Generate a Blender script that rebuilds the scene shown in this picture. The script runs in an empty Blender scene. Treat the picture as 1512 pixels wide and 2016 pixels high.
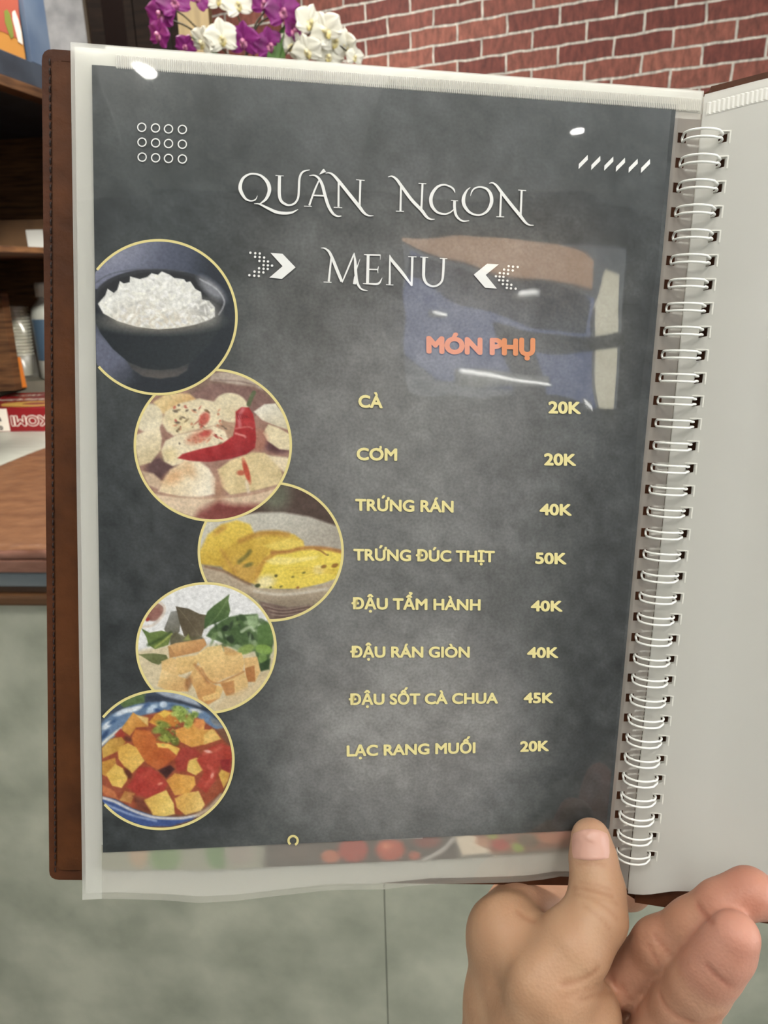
import bpy, bmesh, math, random
import numpy as np
from mathutils import Matrix, Vector

random.seed(7)
rng = np.random.default_rng(7)
scene = bpy.context.scene
COL = scene.collection

# ------------------------------------------------------------------ camera
F, CX, CY = 1467.0, 756.0, 1008.0
CAM_POS = np.array([0.0, 0.0, 1.5])
M = np.array([[0.99970219, 0.0244035, 0.0],
              [-0.00756106, 0.30974267, -0.95079036],
              [-0.02320262, 0.9505072, 0.30983495]])
cam_data = bpy.data.cameras.new('camera')
cam_data.sensor_fit = 'AUTO'
cam_data.sensor_width = 36.0
cam_data.lens = 36.0 * F / 2016.0
cam_data.clip_start = 0.01
cam_data.clip_end = 200
cam_data.dof.use_dof = True
cam_data.dof.focus_distance = 0.30
cam_data.dof.aperture_fstop = 24.0
cam = bpy.data.objects.new('camera', cam_data)
COL.objects.link(cam)
cm = Matrix([list(M[i]) + [CAM_POS[i]] for i in range(3)] + [[0, 0, 0, 1]])
cam.matrix_world = cm
scene.camera = cam

# ------------------------------------------------------------------ world, lights, exposure
scene.view_settings.view_transform = 'Standard'
scene.view_settings.look = 'None'
scene.view_settings.exposure = 0.0
scene.view_settings.gamma = 1.0
scene.view_settings.use_curve_mapping = False
world = bpy.data.worlds.new('world')
scene.world = world
world.use_nodes = True
bg = world.node_tree.nodes['Background']
bg.inputs[0].default_value = (0.86, 0.93, 1.0, 1)
bg.inputs[1].default_value = 1.2

CEIL = 3.1
FLOOR = -0.33


def area(name, loc, rot, sx, sy, power, color=(1, 1, 1)):
    l = bpy.data.lights.new(name, 'AREA')
    l.shape = 'RECTANGLE'
    l.size, l.size_y = sx, sy
    l.energy = power
    l.color = color
    o = bpy.data.objects.new(name, l)
    o.location = loc
    o.rotation_euler = rot
    COL.objects.link(o)
    return o


# added fill light: a made-up side window on the right and unseen ceiling panels
area('side_fill_light', (3.36, -1.2, 1.75), (0, math.radians(90), 0), 1.9, 3.0, 96, (0.95, 0.98, 1.0))
FILL_LAMPS = [(1.00, 0.75, 14), (-0.45, 0.90, 32), (0.70, -0.90, 20), (-0.70, -0.90, 20), (-0.80, 2.35, 46)]
for (lx, ly, lw) in FILL_LAMPS:
    area('ceiling_fill_light', (lx, ly, CEIL - 0.035), (0, 0, 0), 0.5, 0.5, lw, (1.0, 0.96, 0.9))
# added uplights behind the reader brighten the ceiling that the film mirrors
for (lx, ly, lw) in FILL_LAMPS[2:4]:
    area('ceiling_fill_uplight', (lx, ly - 0.9, CEIL - 0.40), (math.radians(180), 0, 0), 0.45, 0.45, 17, (1.0, 0.97, 0.93))

# added spotlight over the counter, put in to brighten the shelf
SPOT_AT, SPOT_TO = Vector((-0.30, 1.15, 2.02)), Vector((-1.36, 2.85, 1.16))
sl_ = bpy.data.lights.new('shelf_fill_spot', 'SPOT')
sl_.energy = 165
sl_.spot_size = math.radians(27)
sl_.spot_blend = 0.6
sl_.shadow_soft_size = 0.03
sl_.color = (1.0, 0.95, 0.86)
so_ = bpy.data.objects.new('shelf_fill_spot', sl_)
so_.location = SPOT_AT
so_.rotation_euler = (SPOT_TO - SPOT_AT).to_track_quat('-Z', 'Y').to_euler()
COL.objects.link(so_)

# ------------------------------------------------------------------ helpers
RB = np.array([[0.99394459, 0.03480221, 0.10422556],
               [-0.01786082, 0.98707397, -0.15926698],
               [-0.10842118, 0.15644099, 0.98171842]])
TB = np.array([-0.0015995, 0.00719772, -0.29098629])


def ray(px, py):
    return M @ np.array([(px - CX) / F, -(py - CY) / F, -1.0])


def at_z(px, py, z):
    d = ray(px, py)
    return CAM_POS + d * (z - CAM_POS[2]) / d[2]


def at_y(px, py, y):
    d = ray(px, py)
    return CAM_POS + d * y / d[1]


def bk(px, py, n=0.0):
    """photo point -> point of the menu's own page space (u right, v up, n towards the reader), metres"""
    d = np.array([(px - CX) / F, -(py - CY) / F, -1.0])
    dl = RB.T @ d
    ol = -RB.T @ TB
    return ol + (n - ol[2]) / dl[2] * dl


def bk_arr(X, Y, n):
    d = np.stack([(X - CX) / F, -(Y - CY) / F, -np.ones_like(X)], -1)
    dl = d @ RB
    ol = -RB.T @ TB
    return ol + ((n - ol[2]) / dl[..., 2])[..., None] * dl


def lin(c):
    c = np.asarray(c, float) / 255.0
    return np.where(c <= 0.04045, c / 12.92, ((c + 0.055) / 1.055) ** 2.4)


def rgba(c):
    return tuple(lin(c)) + (1.0,)


def new_mat(name):
    m = bpy.data.materials.new(name)
    m.use_nodes = True
    nt = m.node_tree
    return m, nt, nt.nodes['Principled BSDF']


def mat(name, col, rough=0.5, col2=None, nscale=20.0, detail=4.0, bump=0.0, bscale=None, spec=0.5,
        metal=0.0, stretch=(1, 1, 1), lo=0.35, hi=0.65, trans=0.0):
    m, nt, p = new_mat(name)
    p.inputs['Roughness'].default_value = rough
    p.inputs['Specular IOR Level'].default_value = spec
    p.inputs['Metallic'].default_value = metal
    p.inputs['Base Color'].default_value = rgba(col)
    tc = nt.nodes.new('ShaderNodeTexCoord')
    mp = nt.nodes.new('ShaderNodeMapping')
    mp.inputs['Scale'].default_value = stretch
    nt.links.new(tc.outputs['Object'], mp.inputs['Vector'])
    if col2 is not None:
        nz = nt.nodes.new('ShaderNodeTexNoise')
        nz.inputs['Scale'].default_value = nscale
        nz.inputs['Detail'].default_value = detail
        nt.links.new(mp.outputs['Vector'], nz.inputs['Vector'])
        cr = nt.nodes.new('ShaderNodeValToRGB')
        cr.color_ramp.elements[0].position = lo
        cr.color_ramp.elements[1].position = hi
        cr.color_ramp.elements[0].color = rgba(col)
        cr.color_ramp.elements[1].color = rgba(col2)
        nt.links.new(nz.outputs['Fac'], cr.inputs['Fac'])
        nt.links.new(cr.outputs['Color'], p.inputs['Base Color'])
    if bump > 0:
        nb = nt.nodes.new('ShaderNodeTexNoise')
        nb.inputs['Scale'].default_value = bscale or nscale
        nb.inputs['Detail'].default_value = 5
        nt.links.new(mp.outputs['Vector'], nb.inputs['Vector'])
        b = nt.nodes.new('ShaderNodeBump')
        b.inputs['Strength'].default_value = 1.0
        b.inputs['Distance'].default_value = bump
        nt.links.new(nb.outputs['Fac'], b.inputs['Height'])
        nt.links.new(b.outputs['Normal'], p.inputs['Normal'])
    return m


def vcol_mat(name, rough=0.45, spec=0.3):
    m, nt, p = new_mat(name)
    a = nt.nodes.new('ShaderNodeAttribute')
    a.attribute_name = 'ink'
    nt.links.new(a.outputs['Color'], p.inputs['Base Color'])
    p.inputs['Roughness'].default_value = rough
    p.inputs['Specular IOR Level'].default_value = spec
    return m


def obj_np(name, verts, faces, material, parent=None, smooth=False):
    me = bpy.data.meshes.new(name)
    me.from_pydata([tuple(map(float, v)) for v in verts], [], [tuple(int(i) for i in f) for f in faces])
    me.update()
    o = bpy.data.objects.new(name, me)
    COL.objects.link(o)
    if material:
        me.materials.append(material)
    if smooth:
        me.polygons.foreach_set('use_smooth', [True] * len(me.polygons))
    if parent:
        o.parent = parent
    return o


def obj_bm(name, bm, material, parent=None, smooth=False):
    bmesh.ops.recalc_face_normals(bm, faces=bm.faces)
    me = bpy.data.meshes.new(name)
    bm.to_mesh(me)
    bm.free()
    o = bpy.data.objects.new(name, me)
    COL.objects.link(o)
    for m_ in (material if isinstance(material, (list, tuple)) else [material]):
        me.materials.append(m_)
    if smooth:
        me.polygons.foreach_set('use_smooth', [True] * len(me.polygons))
    if parent:
        o.parent = parent
    return o


def tag(o, label=None, cat=None, group=None, kind=None):
    if label:
        o['label'] = label
    if cat:
        o['category'] = cat
    if group:
        o['group'] = group
    if kind:
        o['kind'] = kind
    return o


def empty(name, loc=(0, 0, 0), rz=0.0):
    o = bpy.data.objects.new(name, None)
    o.empty_display_size = 0.05
    o.location = loc
    o.rotation_euler = (0, 0, rz)
    COL.objects.link(o)
    return o


def box_bm(bm, x0, x1, y0, y1, z0, z1, bevel=0.0, mi=0):
    vs = [bm.verts.new(p) for p in ((x0, y0, z0), (x1, y0, z0), (x1, y1, z0), (x0, y1, z0),
                                    (x0, y0, z1), (x1, y0, z1), (x1, y1, z1), (x0, y1, z1))]
    fs = []
    for q in ((0, 3, 2, 1), (4, 5, 6, 7), (0, 1, 5, 4), (1, 2, 6, 5), (2, 3, 7, 6), (3, 0, 4, 7)):
        f = bm.faces.new([vs[i] for i in q])
        f.material_index = mi
        fs.append(f)
    if bevel > 0:
        es = list({e for f in fs for e in f.edges})
        bmesh.ops.bevel(bm, geom=es, offset=bevel, segments=2, affect='EDGES', profile=0.6)
    return bm


def box(name, x0, x1, y0, y1, z0, z1, m, parent=None, bevel=0.0):
    return obj_bm(name, box_bm(bmesh.new(), x0, x1, y0, y1, z0, z1, bevel), m, parent)


def tube_bm(bm, pts, r, seg=8, closed=False):
    pts = [Vector(p) for p in pts]
    n = len(pts)
    rr = r if isinstance(r, (list, tuple)) else [r] * n
    rings = []
    up = None
    for i, p in enumerate(pts):
        a = pts[i - 1] if (i > 0 or closed) else p
        b = pts[(i + 1) % n] if (i < n - 1 or closed) else p
        t = (b - a).normalized()
        if up is None:
            up = t.orthogonal().normalized()
        up = (up - t * up.dot(t)).normalized()
        s = t.cross(up)
        rings.append([bm.verts.new(p + (up * math.cos(2 * math.pi * k / seg) + s * math.sin(2 * math.pi * k / seg)) * rr[i])
                      for k in range(seg)])
    m_ = n if closed else n - 1
    for i in range(m_):
        A, B = rings[i], rings[(i + 1) % n]
        for k in range(seg):
            bm.faces.new((A[k], A[(k + 1) % seg], B[(k + 1) % seg], B[k]))
    if not closed:
        bm.faces.new(rings[0][::-1])
        bm.faces.new(rings[-1])
    return bm


def lathe_bm(bm, prof, cx=0, cy=0, seg=32):
    rings = []
    for (r, z) in prof:
        rings.append([bm.verts.new((cx + r * math.cos(2 * math.pi * k / seg), cy + r * math.sin(2 * math.pi * k / seg), z))
                      for k in range(seg)])
    for A, B in zip(rings, rings[1:]):
        for k in range(seg):
            bm.faces.new((A[k], A[(k + 1) % seg], B[(k + 1) % seg], B[k]))
    if prof[0][0] > 1e-6:
        bm.faces.new(rings[0][::-1])
    if prof[-1][0] > 1e-6:
        bm.faces.new(rings[-1])
    return bm


def catmull(pts, sub=8):
    P = np.asarray(pts, float)
    P = np.vstack([2 * P[0] - P[1], P, 2 * P[-1] - P[-2]])
    out = []
    for i in range(1, len(P) - 2):
        for k in range(sub):
            s = k / sub
            a, b, c, d = P[i - 1], P[i], P[i + 1], P[i + 2]
            out.append(0.5 * (2 * b + (c - a) * s + (2 * a - 5 * b + 4 * c - d) * s * s + (3 * b - a - 3 * c + d) * s ** 3))
    out.append(P[-2])
    return np.array(out)


def vnoise(X, Y, seed=0):
    """smooth value noise in [0,1]"""
    r = np.random.default_rng(seed).random((64, 64))
    xi, yi = np.floor(X).astype(int), np.floor(Y).astype(int)
    fx, fy = X - xi, Y - yi
    fx, fy = fx * fx * (3 - 2 * fx), fy * fy * (3 - 2 * fy)
    g = lambda a, b: r[a % 64, b % 64]
    return (g(xi, yi) * (1 - fx) + g(xi + 1, yi) * fx) * (1 - fy) + (g(xi, yi + 1) * (1 - fx) + g(xi + 1, yi + 1) * fx) * fy


# ------------------------------------------------------------------ room shell
m_floor = mat('floor_tile', (128, 130, 122), 0.45, (150, 152, 143), 3, 6)
m_ceil = mat('ceiling_paint', (232, 234, 232), 0.8, (238, 239, 236), 2)
m_wall = mat('wall_paint', (178, 180, 178), 0.8, (190, 190, 186), 3)
m_blue = mat('blue_paint', (86, 104, 134), 0.6, (96, 114, 142), 3)
m_tan = mat('tan_board', (158, 120, 92), 0.6, (176, 136, 104), 4, stretch=(1, 8, 1))
m_dark_wood = mat('dark_wood', (40, 26, 17), 0.5, (62, 42, 26), 6, 6, 0.0006, 30, stretch=(1, 1, 9))
m_shelf_wood = mat('shelf_wood', (62, 38, 20), 0.6, (108, 74, 44), 5, 7, 0.0005, 30, stretch=(1.5, 1.5, 14))

tag(box('floor', -3.2, 3.6, -3.7, 4.6, FLOOR - 0.1, FLOOR, m_floor), kind='structure')
tag(box('ceiling', -3.2, 3.6, -3.7, 4.6, CEIL, CEIL + 0.1, m_ceil), kind='structure')
tag(box('wall_right', 3.4, 3.5, -3.7, 2.0, FLOOR, CEIL, m_wall), kind='structure')

# brick wall, turned a little towards the reader at its right end
m_brick, nt, p = new_mat('red_brick')
tc = nt.nodes.new('ShaderNodeTexCoord')
sep = nt.nodes.new('ShaderNodeSeparateXYZ')
com = nt.nodes.new('ShaderNodeCombineXYZ')
nt.links.new(tc.outputs['Object'], sep.inputs[0])
nt.links.new(sep.outputs['X'], com.inputs['X'])
nt.links.new(sep.outputs['Z'], com.inputs['Y'])
wob = nt.nodes.new('ShaderNodeTexNoise')
wob.inputs['Scale'].default_value = 14
wob.inputs['Detail'].default_value = 3
nt.links.new(com.outputs[0], wob.inputs['Vector'])
sub = nt.nodes.new('ShaderNodeVectorMath')
sub.operation = 'SUBTRACT'
sub.inputs[1].default_value = (0.5, 0.5, 0.5)
nt.links.new(wob.outputs['Color'], sub.inputs[0])
scl = nt.nodes.new('ShaderNodeVectorMath')
scl.operation = 'SCALE'
scl.inputs['Scale'].default_value = 0.012
nt.links.new(sub.outputs[0], scl.inputs[0])
add = nt.nodes.new('ShaderNodeVectorMath')
add.operation = 'ADD'
nt.links.new(com.outputs[0], add.inputs[0])
nt.links.new(scl.outputs[0], add.inputs[1])
br = nt.nodes.new('ShaderNodeTexBrick')
br.inputs['Scale'].default_value = 1.0
br.inputs['Brick Width'].default_value = 0.182
br.inputs['Row Height'].default_value = 0.0585
br.inputs['Mortar Size'].default_value = 0.0040
br.inputs['Mortar Smooth'].default_value = 0.25
br.inputs['Bias'].default_value = -0.1
br.inputs['Color1'].default_value = rgba((104, 53, 45))
br.inputs['Color2'].default_value = rgba((140, 86, 71))
br.inputs['Mortar'].default_value = rgba((192, 189, 178))
nt.links.new(add.outputs[0], br.inputs['Vector'])
mot = nt.nodes.new('ShaderNodeTexNoise')
mot.inputs['Scale'].default_value = 38
mot.inputs['Detail'].default_value = 7
mot.inputs['Roughness'].default_value = 0.65
strk = nt.nodes.new('ShaderNodeMapping')
strk.inputs['Scale'].default_value = (1.6, 0.6, 1)
nt.links.new(com.outputs[0], strk.inputs['Vector'])
nt.links.new(strk.outputs[0], mot.inputs['Vector'])
mr = nt.nodes.new('ShaderNodeMapRange')
mr.inputs[1].default_value = 0.3
mr.inputs[2].default_value = 0.7
mr.inputs[3].default_value = 0.5
mr.inputs[4].default_value = 1.5
nt.links.new(mot.outputs['Fac'], mr.inputs[0])
mul = nt.nodes.new('ShaderNodeMix')
mul.data_type = 'RGBA'
mul.blend_type = 'MULTIPLY'
mul.inputs[0].default_value = 1.0
nt.links.new(br.outputs['Color'], mul.inputs[6])
nt.links.new(mr.outputs[0], mul.inputs[7])
nt.links.new(mul.outputs[2], p.inputs['Base Color'])
p.inputs['Roughness'].default_value = 0.75
bp = nt.nodes.new('ShaderNodeBump')
bp.inputs['Strength'].default_value = 0.6
bp.inputs['Distance'].default_value = -0.004
nt.links.new(br.outputs['Fac'], bp.inputs['Height'])
nt.links.new(bp.outputs['Normal'], p.inputs['Normal'])
W0 = CAM_POS + ray(1100, 90) * 2.5
wall = box('wall_back', -4.2, 3.1, 0, 0.12, FLOOR - W0[2], CEIL - W0[2], m_brick)
wall.location = W0
wall.rotation_euler = (0, 0, math.radians(-27))
tag(wall, kind='structure')

# the shop front behind the reader: blue wall with a tan fascia and windows, the side one added
m_frame = mat('window_frame_paint', (72, 74, 72), 0.5)
m_front = mat('grey_front_wall', (84, 86, 86), 0.8, (94, 96, 95), 3)
bm = bmesh.new()
WX0, WX1, WZ0, WZ1 = 0.95, 2.80, 1.88, 2.92
box_bm(bm, -3.2, WX0, -3.62, -3.5, FLOOR, CEIL)
box_bm(bm, WX1, 3.4, -3.62, -3.5, FLOOR, CEIL)
box_bm(bm, WX0, WX1, -3.62, -3.5, WZ1, CEIL)
box_bm(bm, WX0, WX1, -3.62, -3.5, FLOOR, WZ0)
tag(obj_bm('wall_front', bm, m_front), kind='structure')
bm = bmesh.new()
for (x0, x1, z0, z1) in ((WX0, WX1, WZ0, WZ0 + .04), (WX0, WX1, WZ1 - .04, WZ1), (WX0, WX0 + .04, WZ0, WZ1), (WX1 - .04, WX1, WZ0, WZ1), (1.58, 1.76, WZ0, 2.36), (1.58, 2.76, 2.27, 2.36)):
    box_bm(bm, x0, x1, -3.58, -3.53, z0, z1)
tag(obj_bm('window_1', bm, m_frame), kind='structure')
bm = bmesh.new()
for (y0, y1, z0, z1) in ((-2.75, .35, .75, .8), (-2.75, .35, 2.7, 2.75), (-2.75, -2.7, .8, 2.7), (.3, .35, .8, 2.7), (-1.23, -1.17, .8, 2.7)):
    box_bm(bm, 3.34, 3.4, y0, y1, z0, z1)
tag(obj_bm('window_added', bm, m_frame), kind='structure')  # made-up side window framing the added fill light

# ------------------------------------------------------------------ shelf unit on the left
SA = math.radians(10.8)
E0 = at_z(0, 915, 1.0)           # a point on the front edge of the shelf's bottom board
shelf = empty('open_shelf_unit', (E0[0], E0[1], 0), -SA)
tag(shelf, 'tall dark wooden open shelf unit along the left wall holding cups and boxes', 'shelf')
# local axes: +y runs along the shelf front (away from the reader), -x goes into the shelf
m_white_top = mat('white_counter_board', (178, 181, 168), 0.4, (190, 192, 180), 9, 5, stretch=(1, 4, 1))
m_blue_edge = mat('blue_grey_edge', (42, 50, 60), 0.5, (58, 68, 80), 10, 4)
box('base_board', -0.85, 0.0, -0.9, 1.2, 0.955, 1.0, m_white_top, shelf, 0.002)
box('base_cabinet', -0.85, -0.02, -0.9, 1.2, FLOOR, 0.955, m_dark_wood, shelf)
box('shelf_board', -0.85, 0.0, -0.9, 1.2, 1.570, 1.587, m_shelf_wood, shelf, 0.001)
box('shelf_board', -0.85, 0.0, -0.9, 1.2, 2.035, 2.10, m_blue_edge, shelf, 0.002)
box('trim_strip', -0.05, 0.002, -0.9, 1.2, 2.008, 2.035, m_shelf_wood, shelf, 0.001)
box('back_panel', -0.87, -0.85, -0.9, 1.2, FLOOR, 2.1, m_shelf_wood, shelf)
box('side_panel', -0.85, 0.0, 1.2, 1.23, FLOOR, 2.1, m_shelf_wood, shelf)
box('side_panel', -0.85, 0.0, -0.93, -0.90, FLOOR, 2.1, m_dark_wood, shelf)
wl = box('wall_left', -1.02, -0.92, -5.4, 2.1, FLOOR, CEIL, m_wall)
wl.location = (E0[0], E0[1], 0)
wl.rotation_euler = (0, 0, -SA)
tag(wl, kind='structure')


def in_shelf(px, py, depth):
    """photo point -> shelf-local point lying `depth` behind the shelf front"""
    d = ray(px, py)
    nn = np.array([math.cos(SA), -math.sin(SA), 0])
    s = (((E0 - CAM_POS) @ nn) - depth) / (d @ nn)
    w = CAM_POS + d * s
    q = w - E0
    return np.array([q @ nn, q @ np.array([math.sin(SA), math.cos(SA), 0]), w[2]])


def shelf_world(lx, ly, z):
    return (E0[0] + lx * math.cos(SA) + ly * math.sin(SA), E0[1] - lx * math.sin(SA) + ly * math.cos(SA), z)


# ------------------------------------------------------------------ counter with a leather top
m_leather = mat('brown_leather', (108, 71, 46), 0.42, (130, 90, 60), 22, 7, 0.003, 42, stretch=(0.8, 1.3, 1))
m_leather_edge = mat('brown_leather_edge', (92, 60, 47), 0.28, (122, 86, 72), 40, 4, 0.001, 80, stretch=(0.3, 1, 1))
m_concrete = mat('grey_concrete', (142, 146, 131), 0.75, (184, 185, 168), 6.5, 10, 0.0006, 60, lo=0.30, hi=0.70)
m_brown_trim = mat('brown_moulding', (64, 41, 22), 0.45, (82, 54, 30), 20, 4, stretch=(0.2, 1, 1))
m_bluegrey = mat('blue_grey_rail', (88, 96, 100), 0.5, (104, 110, 112), 30, 4, stretch=(0.2, 1, 1))
FE = at_z(40, 1086, 1.0)
CA = math.radians(-4.0)
counter = empty('service_counter', (FE[0], FE[1], 0), CA)
tag(counter, 'long service counter with brown leather top and grey concrete front behind the menu', 'counter')
c4, s4 = math.cos(CA), math.sin(CA)


def to_counter(p_):
    q = np.array(p_) - FE
    return (q[0] * c4 + q[1] * s4, -q[0] * s4 + q[1] * c4)


a_ = to_counter(shelf_world(0.003, -1.3, 1))
b_ = to_counter(shelf_world(0.003, 0.75, 1))
bm = bmesh.new()
tops = [(a_[0], 0.012), (2.6, 0.012), (2.6, b_[1]), b_]
# cut the polygon where the shelf front crosses the counter edge
tt = (0.012 - a_[1]) / (b_[1] - a_[1])
tops[0] = (a_[0] + tt * (b_[0] - a_[0]), 0.012)
NX, NY = 60, 30
grid = {}
for i in range(NX + 1):
    for j in range(NY + 1):
        xl = tops[0][0] + (b_[0] - tops[0][0]) * j / NY
        x_ = xl + (2.6 - xl) * (i / NX) ** 1.6
        yb = b_[1] + (0.25 - b_[1]) * (i / NX) ** 1.6       # the back edge narrows towards the brick wall
        y_ = 0.012 + (yb - 0.012) * j / NY
        grid[i, j] = bm.verts.new((x_, y_, 1.0 + 0.0015 * math.sin(17 * y_ + 9 * i / NX)))
for i in range(NX):
    for j in range(NY):
        bm.faces.new((grid[i, j], grid[i + 1, j], grid[i + 1, j + 1], grid[i, j + 1]))
r_ = bmesh.ops.extrude_face_region(bm, geom=list(bm.faces))
for v in r_['geom']:
    if isinstance(v, bmesh.types.BMVert):
        v.co.z = 0.965
obj_bm('leather_top', bm, m_leather, counter, True)
XL = tops[0][0] + 0.004
bm = bmesh.new()
tube_bm(bm, [(XL + (2.6 - XL) * k / 160, 0.004 + 0.0015 * math.sin(k * 1.7), 0.992 + 0.0012 * math.sin(k * 2.3)) for k in range(161)], 0.0095, 10)
obj_bm('piping', bm, m_leather_edge, counter, True)
box('leather_edge', XL, 2.6, -0.006, 0.03, 0.958, 0.984, m_leather_edge, counter, 0.003)
box('rail', XL, 2.6, 0.002, 0.05, 0.925, 0.958, m_bluegrey, counter, 0.004)
box('rail', XL, 2.6, 0.006, 0.05, 0.911, 0.925, m_dark_wood, counter, 0.002)
box('moulding', XL, 2.6, -0.008, 0.05, 0.888, 0.911, m_brown_trim, counter, 0.006)
# concrete front: slabs with a fine joint between them
dj = ray(760, 1880)
nC = np.array([-s4, c4, 0])
pj = CAM_POS + dj * (((FE - CAM_POS) @ nC + 0.03) / (dj @ nC))
jx = to_counter(pj)[0]
edges = [XL, jx, jx + 0.9, 2.6]
for e0, e1 in zip(edges, edges[1:]):
    if e1 - e0 > 0.02:
        box('front_slab', e0 + 0.001, e1 - 0.001, 0.03, 0.06, FLOOR, 0.89, m_concrete, counter, 0.0008)
box('carcass', XL, 2.6, 0.061, 0.2, FLOOR, 0.95, m_dark_wood, counter)

# ------------------------------------------------------------------ lettering helpers
def text_mesh(body, bold=0.0, spacing=1.0):
    """flat letters as vertices/faces; y = 0 is the baseline, cap height is scaled to 1"""
    c = bpy.data.curves.new('lettering', 'FONT')
    c.body = body
    c.space_character = spacing
    c.resolution_u = 4
    o = bpy.data.objects.new('lettering', c)
    COL.objects.link(o)
    dg = bpy.context.evaluated_depsgraph_get()
    dg.update()
    me = bpy.data.meshes.new_from_object(o.evaluated_get(dg))
    v = np.array([tuple(q.co) for q in me.vertices], float)
    f = [tuple(q.vertices) for q in me.polygons]
    bpy.data.objects.remove(o)
    bpy.data.curves.remove(c)
    bpy.data.meshes.remove(me)
    # heavier weight: the letter shapes repeated a hair to every side
    vs, fs = [], []
    for k in range(9 if bold else 1):
        o_ = np.array([bold * math.cos(k * math.pi / 4), bold * math.sin(k * math.pi / 4), 0.000001 * k / 1.0]) if k < 8 and bold else np.zeros(3)
        fs += [tuple(i + len(v) * k for i in q) for q in f]
        vs.append(v + o_ + np.array([bold, bold, 0]))
    v, f = np.concatenate(vs), fs
    v[:, 1] /= 0.722 + 2 * bold
    return v, f


# ------------------------------------------------------------------ things on the shelf
m_kraft = mat('kraft_card', (78, 55, 32), 0.8, (94, 68, 41), 12, 5)
m_paper_white = mat('white_label_paper', (205, 206, 200), 0.7)
m_cup = mat('white_paper_cup', (226, 226, 208), 0.5)
m_red_print = mat('red_print', (150, 30, 34), 0.4)
m_red_front = mat('dark_red_print', (128, 24, 30), 0.4)
m_white_print = mat('white_print', (226, 218, 206), 0.5)
m_yellow_print = mat('yellow_print', (222, 178, 92), 0.5)
m_orange_print = mat('orange_print', (186, 130, 60), 0.5)
m_coral_print = mat('coral_print', (168, 84, 66), 0.5)
m_green_print = mat('green_print', (122, 132, 58), 0.5)
m_black_print = mat('black_print', (40, 26, 26), 0.5)
m_orange_bag = mat('orange_foil', (206, 118, 36), 0.35)


def slab_letters(name, body, origin, xdir, ydir, width, height, m, parent=None, bold=0.03, off=0.0006, flip=False, outline=None):
    v, f = text_mesh(body, bold)
    w = v[:, 0].max()
    x = v[:, 0] / w * width
    y = v[:, 1] * height
    if flip:
        x, y = width - x, height - y
    xd, yd = Vector(xdir), Vector(ydir)
    nd = xd.cross(yd).normalized()
    P = [Vector(origin) + xd * a + yd * b + nd * (off + c * 20) for a, b, c in zip(x, y, v[:, 2])]
    return obj_np(name, P, f, m, parent)


# red noodle carton, standing upside down on the white base board
cz = 1.0
cA, cB = at_z(0, 850, 1.0005), at_z(82, 849, 1.0005)
xd = Vector(cB - cA)
xd.z = 0
ux = xd.normalized()
carton = empty('noodle_carton', tuple(cA), math.atan2(ux.y, ux.x))
tag(carton, 'red and white cardboard carton lying upside down on the white shelf board', 'carton')
CH = float(at_y(40, 803, cA[1])[2] - 1.0)
box('carton_body', -0.12, 0.26, 0.0, 0.34, 0.0, CH, m_red_front, carton, 0.001)
xw = float((at_y(17, 825, cA[1]) - cA)[0])
obj_bm('white_panel', box_bm(bmesh.new(), -0.119, xw, -0.0008, 0.0, 0.002, CH - 0.002), m_white_print, carton)
obj_bm('top_print', box_bm(bmesh.new(), -0.119, 0.259, 0.001, 0.339, CH, CH + 0.0006), m_red_print, carton)
slab_letters('carton_lettering', 'KOKOMI', (xw + 0.008, 0, 0.016), (1, 0, 0), (0, 0, 1), 0.215, 0.040, m_white_print, carton, 0.075, 0.0006, True)
slab_letters('carton_lettering', 'KOKOMI', (xw + 0.0105, 0, 0.0185), (1, 0, 0), (0, 0, 1), 0.210, 0.035, m_red_front, carton, 0.02, 0.0010, True)
slab_letters('panel_lettering', '5a', (-0.02, 0, 0.036), (1, 0, 0), (0, 0, 1), 0.034, 0.022, m_black_print, carton, 0.05, 0.0012)
slab_letters('panel_lettering', 'Go', (-0.02, 0, 0.006), (1, 0, 0), (0, 0, 1), 0.034, 0.022, m_black_print, carton, 0.05, 0.0012)
bm = bmesh.new()
for (cx_, cy_, rx_, ry_) in ((0.085, 0.075, 0.105, 0.055),):
    o_ = [bm.verts.new((cx_ + rx_ * math.cos(t_ * 0.1309), cy_ + ry_ * math.sin(t_ * 0.1309), CH + 0.0012)) for t_ in range(48)]
    i_ = [bm.verts.new((cx_ + 0.02 + rx_ * .5 * math.cos(t_ * 0.1309), cy_ + 0.004 + ry_ * .45 * math.sin(t_ * 0.1309), CH + 0.0012)) for t_ in range(48)]
    for t_ in range(48):
        bm.faces.new((o_[t_], o_[(t_ + 1) % 48], i_[(t_ + 1) % 48], i_[t_]))
obj_bm('bowl_picture', bm, m_yellow_print, carton)
slab_letters('top_lettering', 'A-CAY', (-0.09, 0.25, CH + 0.0006), (1, 0, 0), (0, 1, 0), 0.12, 0.04, m_white_print, carton, 0.05, 0.0006)
bm = bmesh.new()                       # a wavy white band where the print is too small to read
prev = None
for k in range(61):
    x = -0.10 + 0.33 * k / 60
    y = 0.165 + 0.008 * math.sin(k * 0.9) + 0.02 * k / 60
    row = [bm.verts.new((x, y - 0.012 - 0.006 * (k % 3), CH + 0.0012)), bm.verts.new((x, y + 0.012 + 0.005 * (k % 2), CH + 0.0012))]
    if prev and k % 5:
        bm.faces.new((prev[0], row[0], row[1], prev[1]))
    prev = row
obj_bm('wavy_print', bm, m_white_print, carton)

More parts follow.
